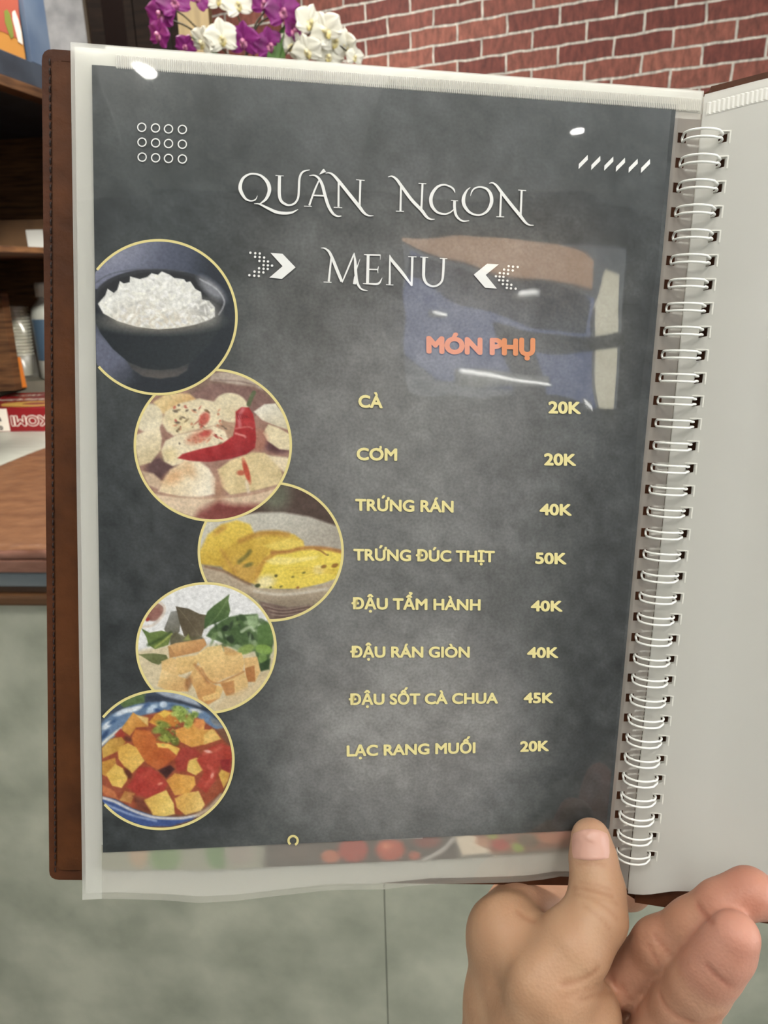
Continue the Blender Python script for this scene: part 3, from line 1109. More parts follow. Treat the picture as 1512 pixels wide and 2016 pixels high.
# raised lip round each punched hole of the blank page
bm = bmesh.new()
for v in ring_v:
    c = right_page_pt(HOLE_R + 0.0001, t_right(v), 0.0)
    w2, h2 = 0.0021, 0.0021
    for (u0, u1, v0, v1) in ((-w2, w2, h2, h2 + 0.0005), (w2, w2 + 0.0005, -h2, h2 + 0.0005)):
        q = [c + rp_dir * a + sp_ax * b_ + rp_nrm * 0.0004 for a, b_ in ((u0, v0), (u1, v0), (u1, v1), (u0, v1))]
        bm.faces.new([bm.verts.new(x) for x in q])
obj_bm('hole_lips', bm, mat('pressed_plastic', (226, 225, 216), 0.3), book)


# --- covers
def cover_leaf(name, pts, nrm, thick, inset_pts, label):
    """board with rounded outer corners; pts run round the outline"""
    bm = bmesh.new()
    top = [bm.verts.new(p_) for p_ in pts]
    f = bm.faces.new(top)
    r_ = bmesh.ops.extrude_face_region(bm, geom=[f])
    for v in r_['geom']:
        if isinstance(v, bmesh.types.BMVert):
            v.co -= Vector(nrm) * thick
    o = obj_bm(name, bm, m_cover_edge, book)
    tag(o, label)
    if inset_pts:
        bm = bmesh.new()
        top = [bm.verts.new(p_) for p_ in inset_pts]
        f = bm.faces.new(top)
        r_ = bmesh.ops.extrude_face_region(bm, geom=[f])
        for v in r_['geom']:
            if isinstance(v, bmesh.types.BMVert):
                v.co += Vector(nrm) * 0.0012
        bmesh.ops.bevel(bm, geom=[e for e in bm.edges], offset=0.0006, segments=2, affect='EDGES')
        obj_bm('inner_panel', bm, m_cover, o)
    return o


def rounded(P, r=0.004):
    """round the first and last corner region of a polygon of 3D points"""
    out_ = []
    n = len(P)
    for i in range(n):
        a, b_, c = P[i - 1], P[i], P[(i + 1) % n]
        d1, d2 = (a - b_) / np.linalg.norm(a - b_), (c - b_) / np.linalg.norm(c - b_)
        for k in range(5):
            w = k / 4
            out_.append(b_ + d1 * r * (1 - w) ** 2 + d2 * r * w ** 2)
    return out_


NC_ = -0.0085
cov = [bk(82, 95, NC_), bk(97, 1732, NC_), bk(1222, 1744, NC_), bk(1374, 196, NC_)]
ins = [bk(101, 119, NC_), bk(112, 1712, NC_), bk(1150, 1716, NC_), bk(1300, 215, NC_)]
lc = cover_leaf('cover_board', rounded(cov), (0, 0, 1), 0.003, rounded(ins, 0.003), 'left-hand brown cover board')
bm = bmesh.new()


def stitches(A, B, ln=0.0019, gap=0.0011, w=0.00032):
    L = np.linalg.norm(B - A)
    d = (B - A) / L
    x = 0.0
    while x < L:
        a, b_ = A + d * x, A + d * min(L, x + ln)
        tube_bm(bm, [a, (a + b_) / 2 + np.array([0, 0, 0.0003]), b_], w, 6)
        x += ln + gap


stitches(bk(98, 116, NC_ + 0.0001), bk(109, 1716, NC_ + 0.0001))
obj_bm('stitching', bm, m_stitch, lc)
OFF_R = -0.006
covr = [right_pt(1400, 170, OFF_R), right_pt(1250, 1777, OFF_R), right_pt(1570, 1828, OFF_R) + rp_dir * 0.19, right_pt(1570, 126, OFF_R) + rp_dir * 0.19]
mid0 = right_pt(1570, 126, OFF_R)
mid1 = right_pt(1570, 1828, OFF_R)
covr = [covr[0], covr[1], mid1, covr[2], covr[3], mid0]
rc = cover_leaf('cover_board', covr, tuple(rp_nrm), 0.003, None, 'right-hand brown cover board')
# spine strip of the cover behind the rings
sv = [bk(1366, 192, NC_ - 0.004), bk(1214, 1748, NC_ - 0.004), right_pt(1262, 1778, OFF_R - 0.004), right_pt(1412, 172, OFF_R - 0.004)]
bm = bmesh.new()
vs_ = [bm.verts.new(p_) for p_ in sv]
f = bm.faces.new(vs_)
r_ = bmesh.ops.extrude_face_region(bm, geom=[f])
for v in r_['geom']:
    if isinstance(v, bmesh.types.BMVert):
        v.co.z -= 0.002
obj_bm('cover_spine', bm, m_cover, book)

# --- wire rings: a double loop through each pair of holes
def ring_mesh():
    r = 0.0071
    cz_ = 0.0004
    arc = [math.radians(a) for a in np.linspace(205, -115, 34)]
    half = 0.00135
    pa, pb_ = [], []
    for a in arc:
        x, z = r * math.cos(a), cz_ + 0.0010 + r * 0.82 * math.sin(a)
        sq = half * (0.72 if abs(math.degrees(a)) < 50 else 1.0)
        pa.append((x, sq, z))
        pb_.append((x, -sq, z))
    x0, z0 = pa[0][0], pa[0][2]
    joint = [(x0 - 0.0001, half * .6, z0 - .0005), (x0 - 0.0001, 0, z0 - .0008), (x0 - 0.0001, -half * .6, z0 - .0005)]
    pts = pa[::-1] + joint + pb_
    bm = bmesh.new()
    tube_bm(bm, pts, 0.00047, 8)
    return bm


ring0 = None
rot_ring = Matrix((tuple(sp_per) + (0,), tuple(sp_ax) + (0,), (0, 0, 1, 0), (0, 0, 0, 1))).transposed()
for v in ring_v:
    if ring0 is None:
        o = ring0 = obj_bm('binding_ring', ring_mesh(), m_wire, book, True)
    else:
        o = ring0.copy()
        COL.objects.link(o)
        o.parent = book
    c = on_line(v)
    mtx = rot_ring.copy()
    mtx.translation = Vector(c) + Vector(sp_per) * 0.0004
    o.matrix_local = mtx

# ------------------------------------------------------------------ printed sheet
class Paint:
    """colours for a flat print: layered soft shapes evaluated at the print's mesh points"""

    def __init__(self, X, Y, ox, oy, sc, base):
        self.X, self.Y = (X - ox) * sc, (Y - oy) * sc
        self.sc = sc
        self.C = np.tile(np.array(base, float), (len(X), 1))

    def mix(self, a, col):
        col = np.asarray(col, float)
        a = np.clip(a, 0, 1)[:, None]
        self.C = self.C * (1 - a) + col * a

    def ell(self, cx, cy, rx, ry, col, rot=0, blur=8, op=1.0):
        c, s = math.cos(math.radians(rot)), math.sin(math.radians(rot))
        dx, dy = self.X - cx, self.Y - cy
        u, v = (dx * c + dy * s) / rx, (-dx * s + dy * c) / ry
        d = (1 - np.sqrt(u * u + v * v)) * min(rx, ry)
        self.mix(op * np.clip(d / blur + 0.5, 0, 1), col)

    def sd(self, pts):
        P = np.asarray(pts, float)
        d = np.full(len(self.X), 1e9)
        ins_ = np.zeros(len(self.X), bool)
        for a, b_ in zip(P, np.roll(P, -1, 0)):
            e = b_ - a
            wx, wy = self.X - a[0], self.Y - a[1]
            tt_ = np.clip((wx * e[0] + wy * e[1]) / max(1e-9, e @ e), 0, 1)
            d = np.minimum(d, np.hypot(wx - tt_ * e[0], wy - tt_ * e[1]))
            cnd = (a[1] > self.Y) != (b_[1] > self.Y)
            with np.errstate(divide='ignore', invalid='ignore'):
                xx = a[0] + (self.Y - a[1]) * e[0] / (e[1] if abs(e[1]) > 1e-9 else 1e-9)
            ins_ ^= cnd & (self.X < xx)
        return np.where(ins_, d, -d)

    def poly(self, pts, col, blur=8, op=1.0, grad=None):
        """grad = (x0, y0, x1, y1, colour at the far end)"""
        a = op * np.clip(self.sd(pts) / blur + 0.5, 0, 1)
        if grad:
            x0, y0, x1, y1, c2 = grad
            L2 = (x1 - x0) ** 2 + (y1 - y0) ** 2
            g = np.clip(((self.X - x0) * (x1 - x0) + (self.Y - y0) * (y1 - y0)) / L2, 0, 1)[:, None]
            col = np.asarray(col, float) * (1 - g) + np.asarray(c2, float) * g
        self.mix(a, col)

    def line(self, pts, w, col, blur=6, op=1.0):
        P = catmull(pts, 6) if len(pts) > 2 else np.asarray(pts, float)
        d = np.full(len(self.X), 1e9)
        for a, b_ in zip(P[:-1], P[1:]):
            e = b_ - a
            wx, wy = self.X - a[0], self.Y - a[1]
            tt_ = np.clip((wx * e[0] + wy * e[1]) / max(1e-9, e @ e), 0, 1)
            d = np.minimum(d, np.hypot(wx - tt_ * e[0], wy - tt_ * e[1]))
        self.mix(op * np.clip((w / 2 - d) / blur + 0.5, 0, 1), col)

    def mottle(self, amp, size, seed=0):
        n = vnoise(self.X / size + 3, self.Y / size + 7, seed) - 0.5
        n += 0.5 * (vnoise(self.X / size * 2.3 + 1, self.Y / size * 2.3, seed + 1) - 0.5)
        self.C = np.clip(self.C + (n * amp)[:, None], 2, 255)


m_ink = vcol_mat('printed_ink', 0.45)


def ink_obj(name, V, Fc, C, parent):
    o = obj_np(name, V, Fc, m_ink, parent)
    at = o.data.color_attributes.new('ink', 'FLOAT_COLOR', 'POINT')
    buf = np.ones((len(V), 4), np.float32)
    buf[:, :3] = lin(C if parent is book else C * 0.86 + C.mean(1, keepdims=True) * 0.14)
    at.data.foreach_set('color', buf.ravel())
    return o


# the sheet itself: dark smoky ground
SH = [bk(181, 128), bk(1331, 206), bk(1199, 1631), bk(203, 1678)]
NSX, NSY = 110, 150
sg, tg = np.meshgrid(np.linspace(0, 1, NSX), np.linspace(0, 1, NSY))
sg, tg = sg.ravel()[:, None], tg.ravel()[:, None]
PV = (SH[0] * (1 - sg) + SH[1] * sg) * (1 - tg) + (SH[3] * (1 - sg) + SH[2] * sg) * tg
PV[:, 2] = 0.0002
pt = Paint(sg[:, 0] * 1000, tg[:, 0] * 1414, 0, 0, 1.0, (61, 65, 66))
pt.ell(530, 880, 330, 660, (124, 124, 122), 3, 330, 0.9)
pt.ell(520, 420, 330, 230, (104, 103, 101), 0, 260, 0.6)
pt.ell(600, 1180, 230, 200, (142, 140, 138), -8, 190, 0.75)
pt.ell(600, 560, 200, 180, (138, 138, 136), 10, 190, 0.6)
pt.ell(760, 800, 150, 240, (104, 104, 103), 10, 150, 0.5)
pt.ell(150, 1060, 130, 420, (50, 53, 55), 0, 170, 0.7)
pt.ell(980, 1000, 120, 480, (58, 60, 60), 0, 200, 0.7)
pt.ell(130, 330, 90, 190, (62, 68, 69), 0, 120, 0.7)
pt.mottle(15, 90, 3)
pt.mottle(14, 30, 5)
pt.mottle(13, 13, 9)
Fq = [(j * NSX + i, (j + 1) * NSX + i, (j + 1) * NSX + i + 1, j * NSX + i + 1) for j in range(NSY - 1) for i in range(NSX - 1)]
sheet = ink_obj('menu_sheet', PV, Fq, pt.C, book)
# fine grain in the print
nt = m_ink.node_tree
p = nt.nodes['Principled BSDF']
att = [n for n in nt.nodes if n.type == 'ATTRIBUTE'][0]
tc = nt.nodes.new('ShaderNodeTexCoord')
nz = nt.nodes.new('ShaderNodeTexNoise')
nz.inputs['Scale'].default_value = 900
nz.inputs['Detail'].default_value = 3
nt.links.new(tc.outputs['Object'], nz.inputs['Vector'])
mr = nt.nodes.new('ShaderNodeMapRange')
mr.inputs[1].default_value = 0.25
mr.inputs[2].default_value = 0.75
mr.inputs[3].default_value = 0.82
mr.inputs[4].default_value = 1.18
nt.links.new(nz.outputs['Fac'], mr.inputs[0])
mul = nt.nodes.new('ShaderNodeMix')
mul.data_type = 'RGBA'
mul.blend_type = 'MULTIPLY'
mul.inputs[0].default_value = 1.0
nt.links.new(att.outputs['Color'], mul.inputs[6])
nt.links.new(mr.outputs[0], mul.inputs[7])
nt.links.new(mul.outputs[2], p.inputs['Base Color'])

# left edge of the sheet in photo coordinates, used to trim the round pictures
def sheet_left(y):
    return 181 + (203 - 181) * (y - 128) / (1678 - 128)


m_gold = mat('pale_gold_ink', (226, 212, 144), 0.45)
m_white_ink = mat('white_ink', (240, 240, 236), 0.45)
m_yellow_ink = mat('yellow_ink', (236, 224, 158), 0.45)
m_orange_ink = mat('orange_ink', (226, 146, 96), 0.45)


def picture(name, cx, cy, rx, ry, n, ox, oy, sc, base, painter, step=1.6, ringw=5.0):
    """round printed picture with its thin gold rim"""
    xs = np.arange(cx - rx, cx + rx + step, step)
    ys = np.arange(cy - ry, cy + ry + step, step)
    X, Y = np.meshgrid(xs, ys)
    Xc = np.maximum(X, sheet_left(Y) + 0.4)
    pnt = Paint(Xc.ravel(), Y.ravel(), ox, oy, sc, base)
    painter(pnt)
    V = bk_arr(Xc.ravel(), Y.ravel(), n)
    nx = len(xs)
    ok = (((X - cx) / (rx - 2)) ** 2 + ((Y - cy) / (ry - 2)) ** 2 < 1) & (X > sheet_left(Y) - step)
    Fc = []
    for j in range(len(ys) - 1):
        for i in range(nx - 1):
            if ok[j, i] and ok[j + 1, i] and ok[j, i + 1] and ok[j + 1, i + 1]:
                Fc.append((j * nx + i, (j + 1) * nx + i, (j + 1) * nx + i + 1, j * nx + i + 1))
    used = sorted({i for f_ in Fc for i in f_})
    mp_ = {o_: k for k, o_ in enumerate(used)}
    o = ink_obj(name, V[used], [tuple(mp_[i] for i in f_) for f_ in Fc], pnt.C[used], sheet)
    bm = bmesh.new()
    N = 180
    prev = first = None
    for k in range(N + 1):
        a = 2 * math.pi * k / N
        pts = []
        for q in (0, ringw):
            x, y = cx + (rx - q) * math.cos(a), cy + (ry - q) * math.sin(a)
            pts.append((x, y))
        if pts[0][0] < sheet_left(pts[0][1]) + 0.5 or pts[1][0] < sheet_left(pts[1][1]) + 0.5:
            prev = None
            continue
        row = [bm.verts.new(bk(x, y, n + 0.00003)) for x, y in pts]
        if prev:
            bm.faces.new((prev[0], prev[1], row[1], row[0]))
        prev = row
    rim = obj_bm('picture_rim', bm, m_gold, sheet)
    return o


def p_rice(P):
    P.poly([(0, 0), (1400, 0), (1400, 700), (0, 700)], (112, 116, 138), 40, 1, (300, 0, 1250, 260, (50, 58, 74)))
    P.ell(1250, 420, 260, 420, (44, 50, 60), 0, 200, .9)
    P.ell(260, 260, 260, 130, (138, 142, 162), -20, 200, .7)
    P.poly([(0, 880), (60, 960), (340, 1230), (420, 1420), (200, 1500), (0, 1300)], (98, 102, 122), 60)
    P.ell(780, 1500, 560, 280, (40, 45, 52), 0, 200, .9)
    P.ell(1150, 1100, 220, 420, (40, 46, 52), 20, 160, .9)
    # bowl
    P.poly([(325, 1225), (910, 1250), (890, 1320), (800, 1375), (640, 1398), (480, 1375), (380, 1310)], (66, 66, 68), 14, 1, (640, 1270, 640, 1398, (92, 86, 82)))
    P.poly([(10, 560), (30, 860), (90, 980), (200, 1120), (340, 1240), (480, 1300), (640, 1318), (800, 1300), (930, 1240), (1090, 1090), (1200, 930), (1248, 700), (1248, 640)], (34, 40, 46), 10, 1, (300, 700, 1100, 1000, (48, 54, 58)))
    P.ell(638, 665, 612, 290, (52, 54, 60), 2, 10)
    P.ell(645, 680, 590, 272, (40, 42, 46), 2, 16)
    P.ell(1120, 560, 150, 60, (150, 152, 160), 42, 50, .8)
    P.line([(1010, 470), (1160, 560), (1232, 660), (1225, 730), (1185, 800)], 14, (176, 178, 184), 12, .8)
    P.line([(20, 520), (160, 430), (380, 385), (640, 378), (860, 400)], 10, (84, 88, 98), 10, .8)
    rice = [(60, 700), (130, 620), (150, 560), (210, 600), (240, 570), (265, 488), (300, 510), (355, 500), (360, 445), (450, 470), (520, 450), (560, 415), (620, 430), (655, 398), (730, 430), (770, 460), (860, 470), (885, 500), (920, 490), (965, 560), (1020, 590), (1030, 660), (1095, 670), (1148, 730), (1150, 820), (1100, 850), (960, 895), (800, 925), (620, 938), (420, 915), (240, 860), (110, 790)]
    P.poly(rice, (222, 222, 216), 8)
    P.ell(620, 860, 420, 90, (208, 196, 174), 0, 120, .7)
    P.ell(1060, 770, 120, 110, (160, 158, 152), 10, 110, .7)
    P.ell(480, 740, 200, 110, (206, 198, 182), -15, 140, .5)
    r = np.random.default_rng(5)
    sdr = P.sd(rice)
    keep = sdr > 6
    base = P.C.copy()
    for k in range(330):
        x, y = r.uniform(70, 1140), r.uniform(410, 930)
        c = r.choice([236, 228, 214, 196, 240, 232])
        P.ell(x, y, r.uniform(18, 40), r.uniform(9, 16), (c, c - 1, c - r.uniform(2, 14)), r.uniform(0, 180), 9, .75)
    P.C = np.where(keep[:, None], P.C, base)


def p_chili(P):
    P.poly([(600, 0), (1400, 0), (1400, 400), (500, 400)], (132, 104, 92), 30)
    P.poly([(740, 60), (1100, 40), (1160, 200), (800, 130), (730, 120)], (186, 168, 152), 20, .9)
    P.line([(760, 118), (960, 128), (1150, 170)], 12, (150, 128, 118), 10)
    P.poly([(560, 240), (740, 150), (1100, 170), (1260, 300), (1080, 420), (700, 300)], (134, 100, 92), 30)
    # dark gaps
    P.ell(330, 860, 130, 110, (98, 70, 70), 0, 50)
    P.ell(1250, 640, 150, 70, (92, 56, 60), 20, 40)
    P.ell(800, 480, 260, 180, (176, 140, 112), 0, 80)
    cr = (222, 206, 170)
    P.poly([(260, 300), (380, 225), (560, 232), (640, 300), (600, 380), (380, 400), (300, 390)], (224, 196, 138), 18, 1, (420, 240, 560, 380, (208, 156, 96)))
    P.ell(900, 345, 145, 120, (222, 208, 172), 10, 16)
    P.ell(940, 400, 90, 60, (204, 186, 146), 10, 60, .7)
    P.poly([(1090, 380), (1180, 318), (1270, 312), (1350, 420), (1375, 530), (1280, 500), (1160, 450)], (228, 222, 204), 14, 1, (1200, 330, 1250, 520, (206, 194, 164)))
    P.poly([(1165, 560), (1210, 485), (1290, 510), (1390, 570), (1400, 700), (1300, 690), (1200, 620)], (222, 206, 166), 14)
    P.ell(220, 430, 120, 120, (222, 210, 178), 0, 20)
    P.poly([(100, 580), (220, 530), (310, 505), (330, 600), (320, 700), (240, 800), (140, 830)], (226, 212, 178), 16, 1, (180, 560, 260, 820, (204, 184, 140)))
    P.poly([(330, 470), (360, 380), (480, 310), (640, 270), (780, 300), (830, 400), (820, 480), (700, 510), (560, 540), (430, 580), (370, 540)], (226, 212, 176), 18)
    P.ell(470, 460, 120, 90, (220, 200, 150), 20, 80, .7)
    P.poly([(325, 700), (360, 620), (460, 570), (620, 540), (760, 500), (850, 540), (880, 610), (820, 680), (600, 780), (420, 830), (350, 790)], (228, 214, 180), 16)
    P.ell(400, 740, 70, 60, (216, 196, 140), 20, 60, .7)
    r = np.random.default_rng(11)
    for k in range(60):
        x, y = r.uniform(430, 860), r.uniform(320, 690)
        c = [(196, 84, 66), (206, 130, 96), (176, 60, 54), (120, 100, 70), (84, 70, 60)][r.integers(5)]
        P.ell(x, y, r.uniform(6, 26), r.uniform(4, 12), c, r.uniform(-60, 60), 9, .75)
    P.ell(680, 440, 60, 40, (190, 72, 58), -60, 22, .85)
    P.ell(640, 590, 100, 46, (204, 110, 84), -20, 40, .7)
    P.ell(690, 560, 50, 22, (186, 58, 52), -20, 20, .8)
    P.ell(1120, 620, 80, 90, (186, 124, 100), 20, 50, .8)
    # front pieces
    P.poly([(160, 870), (260, 890), (340, 960), (300, 1020), (220, 990)], (204, 176, 146), 20)
    P.poly([(340, 950), (400, 860), (520, 790), (640, 790), (720, 850), (775, 940), (770, 1060), (640, 1090), (430, 1080), (300, 1040)], (228, 206, 166), 22, 1, (450, 900, 720, 1000, (232, 222, 198)))
    P.ell(430, 920, 90, 50, (216, 160, 108), -30, 60, .7)
    P.ell(560, 860, 70, 40, (214, 166, 116), 60, 50, .6)
    P.poly([(790, 860), (900, 780), (1080, 715), (1180, 720), (1290, 800), (1330, 900), (1300, 980), (1120, 1030), (900, 1070), (830, 1010)], (220, 198, 146), 20, 1, (900, 820, 1200, 1020, (212, 190, 140)))
    P.poly([(1200, 740), (1380, 760), (1400, 860), (1340, 880)], (224, 206, 170), 20)
    P.poly([(260, 1060), (480, 1085), (800, 1085), (1000, 1070), (1300, 1000), (1240, 1100), (1120, 1200), (700, 1290), (380, 1180)], (214, 186, 156), 26)
    P.line([(330, 1060), (560, 1095), (800, 1090), (1060, 1065), (1310, 1000)], 14, (178, 136, 112), 14, .8)
    P.ell(800, 1010, 40, 110, (186, 140, 108), -10, 60, .7)
    P.poly([(640, 1180), (800, 1120), (920, 1150), (1140, 1150), (1060, 1250), (800, 1310), (600, 1260)], (134, 66, 60), 60)
    P.ell(540, 1150, 160, 70, (222, 200, 170), 0, 70, .6)
    # chilli
    P.line([(1092, 222), (1072, 260), (1048, 320)], 34, (92, 104, 70), 12)
    P.poly([(940, 380), (990, 342), (1050, 345), (1085, 400), (1100, 470), (1110, 600), (1100, 680), (1030, 730), (900, 770), (720, 795), (560, 785), (460, 765), (500, 730), (640, 690), (820, 650), (920, 580), (940, 480)], (176, 42, 44), 12, 1, (900, 600, 960, 780, (150, 34, 40)))
    P.line([(1000, 360), (970, 420), (975, 500)], 30, (204, 110, 112), 18, .8)
    P.line([(940, 560), (1010, 580), (1020, 590)], 16, (226, 150, 140), 14, .8)
    P.line([(940, 520), (1040, 505), (1080, 520)], 12, (204, 120, 110), 12, .7)
    for k in range(6):
        P.line([(950 + 16 * k, 395 + 4 * k), (962 + 18 * k, 440 - 2 * k)], 8, (130, 24, 32), 8, .7)
    P.ell(1030, 870, 22, 100, (196, 66, 46), -16, 14, .9)
    P.ell(985, 885, 34, 22, (188, 76, 54), 0, 16, .8)
    P.line([(1030, 960), (1046, 1040)], 26, (232, 216, 196), 20, .7)
    P.mottle(18, 60, 21)


def p_omelet(P):
    P.poly([(560, 0), (1500, 0), (1500, 620), (480, 480)], (84, 66, 58), 60)
    P.ell(790, 210, 130, 130, (104, 106, 88), 0, 120, .9)
    P.poly([(640, 360), (860, 360), (1100, 400), (1360, 490), (1420, 700), (1400, 1100), (600, 900), (100, 700), (120, 450)], (190, 186, 172), 26, 1, (900, 380, 1200, 700, (168, 160, 146)))
    P.ell(200, 430, 120, 60, (200, 196, 180), -30, 40, .8)
    P.poly([(100, 720), (180, 560), (300, 470), (440, 430), (560, 470), (600, 560), (500, 760), (300, 850), (110, 830)], (224, 192, 72), 26, 1, (250, 480, 250, 840, (208, 170, 58)))
    P.ell(290, 520, 70, 26, (190, 140, 60), -35, 30, .8)
    P.poly([(280, 800), (330, 690), (460, 610), (640, 535), (820, 530), (960, 560), (1040, 620), (1050, 680), (900, 720), (700, 760), (600, 900), (560, 1000), (430, 940), (320, 880)], (214, 178, 66), 22, 1, (600, 560, 500, 900, (200, 158, 56)))
    P.line([(470, 620), (620, 560), (760, 545), (900, 560)], 44, (176, 124, 52), 36, .75)
    P.poly([(680, 660), (900, 600), (1030, 620), (1050, 670), (820, 720)], (232, 206, 92), 24, .9)
    P.poly([(400, 900), (420, 840), (520, 820), (620, 850), (600, 1010), (480, 970)], (200, 156, 66), 20)
    P.line([(560, 712), (520, 760), (470, 800), (460, 810)], 34, (116, 110, 50), 22, .85)
    P.ell(545, 835, 44, 18, (110, 108, 52), -20, 16, .85)
    P.line([(300, 700), (350, 780), (420, 900)], 26, (182, 134, 58), 30, .6)
    # front piece
    P.poly([(585, 990), (600, 900), (660, 790), (740, 720), (860, 700), (1000, 670), (1120, 670), (1260, 690), (1390, 720), (1410, 800), (1330, 960), (1220, 1000), (1000, 1050), (800, 1050), (650, 1040)], (232, 208, 80), 16, 1, (800, 740, 800, 1040, (226, 200, 72)))
    P.poly([(585, 980), (600, 880), (680, 770), (760, 720), (800, 740), (690, 830), (640, 940), (625, 1020)], (196, 148, 58), 24)
    P.line([(760, 725), (900, 715), (1000, 690), (1120, 680), (1260, 690), (1380, 715)], 34, (176, 116, 58), 22, .85)
    P.line([(1150, 690), (1200, 710), (1250, 745)], 14, (150, 96, 46), 12, .8)
    P.poly([(700, 800), (800, 760), (1000, 770), (1180, 750), (1160, 780), (900, 830), (760, 830)], (240, 222, 130), 20, .8)
    P.ell(700, 990, 90, 60, (232, 220, 170), -20, 50, .85)
    P.ell(1180, 880, 50, 40, (236, 222, 160), 0, 30, .8)
    for (x, y, a, b_, c) in ((628, 1022, 26, 18, (62, 70, 40)), (795, 933, 15, 13, (88, 82, 40)), (745, 1037, 12, 8, (70, 74, 40)), (840, 1030, 14, 8, (90, 90, 50)), (945, 942, 14, 8, (120, 110, 50)), (1045, 905, 16, 8, (90, 96, 40)), (1225, 850, 26, 16, (140, 96, 40)), (1325, 840, 32, 18, (150, 100, 44)), (990, 1040, 16, 12, (150, 96, 50)), (1262, 745, 10, 7, (110, 96, 40))):
        P.ell(x, y, a, b_, c, -20, 10, .9)
    for k in range(5):
        P.line([(880 + 40 * k, 860 + 24 * k), (1100 + 30 * k, 860 + 12 * k), (1330, 880 + 10 * k)], 9, (208, 170, 60), 10, .5)
    # plate rim and cloth
    P.poly([(120, 830), (300, 880), (480, 980), (640, 1050), (900, 1065), (1180, 1030), (1340, 970), (1340, 1050), (1200, 1180), (900, 1210), (640, 1150), (400, 1040), (160, 960)], (178, 160, 136), 18, 1, (700, 1060, 700, 1200, (140, 124, 104)))
    P.line([(160, 850), (320, 890), (440, 950), (560, 1010)], 22, (128, 92, 66), 20, .7)
    P.line([(600, 1070), (800, 1100), (1000, 1090), (1250, 1050)], 26, (204, 196, 180), 20, .8)
    P.poly([(640, 1160), (900, 1215), (1200, 1185), (1000, 1330), (780, 1360), (680, 1250)], (120, 98, 88), 16)
    for k in range(7):
        P.line([(680 + 20 * k, 1195 + 22 * k), (860, 1235 + 14 * k), (1120 - 20 * k, 1195 + 18 * k)], 10, [(150, 130, 116), (92, 66, 60)][k % 2], 10, .8)
    P.mottle(14, 70, 31)


def leafpoly(P, pts, c1, c2):
    x0, y0 = pts[0]
    x1, y1 = pts[len(pts) // 2]
    P.poly(pts, c1, 8, 1, (x0, y0, x1, y1, c2))


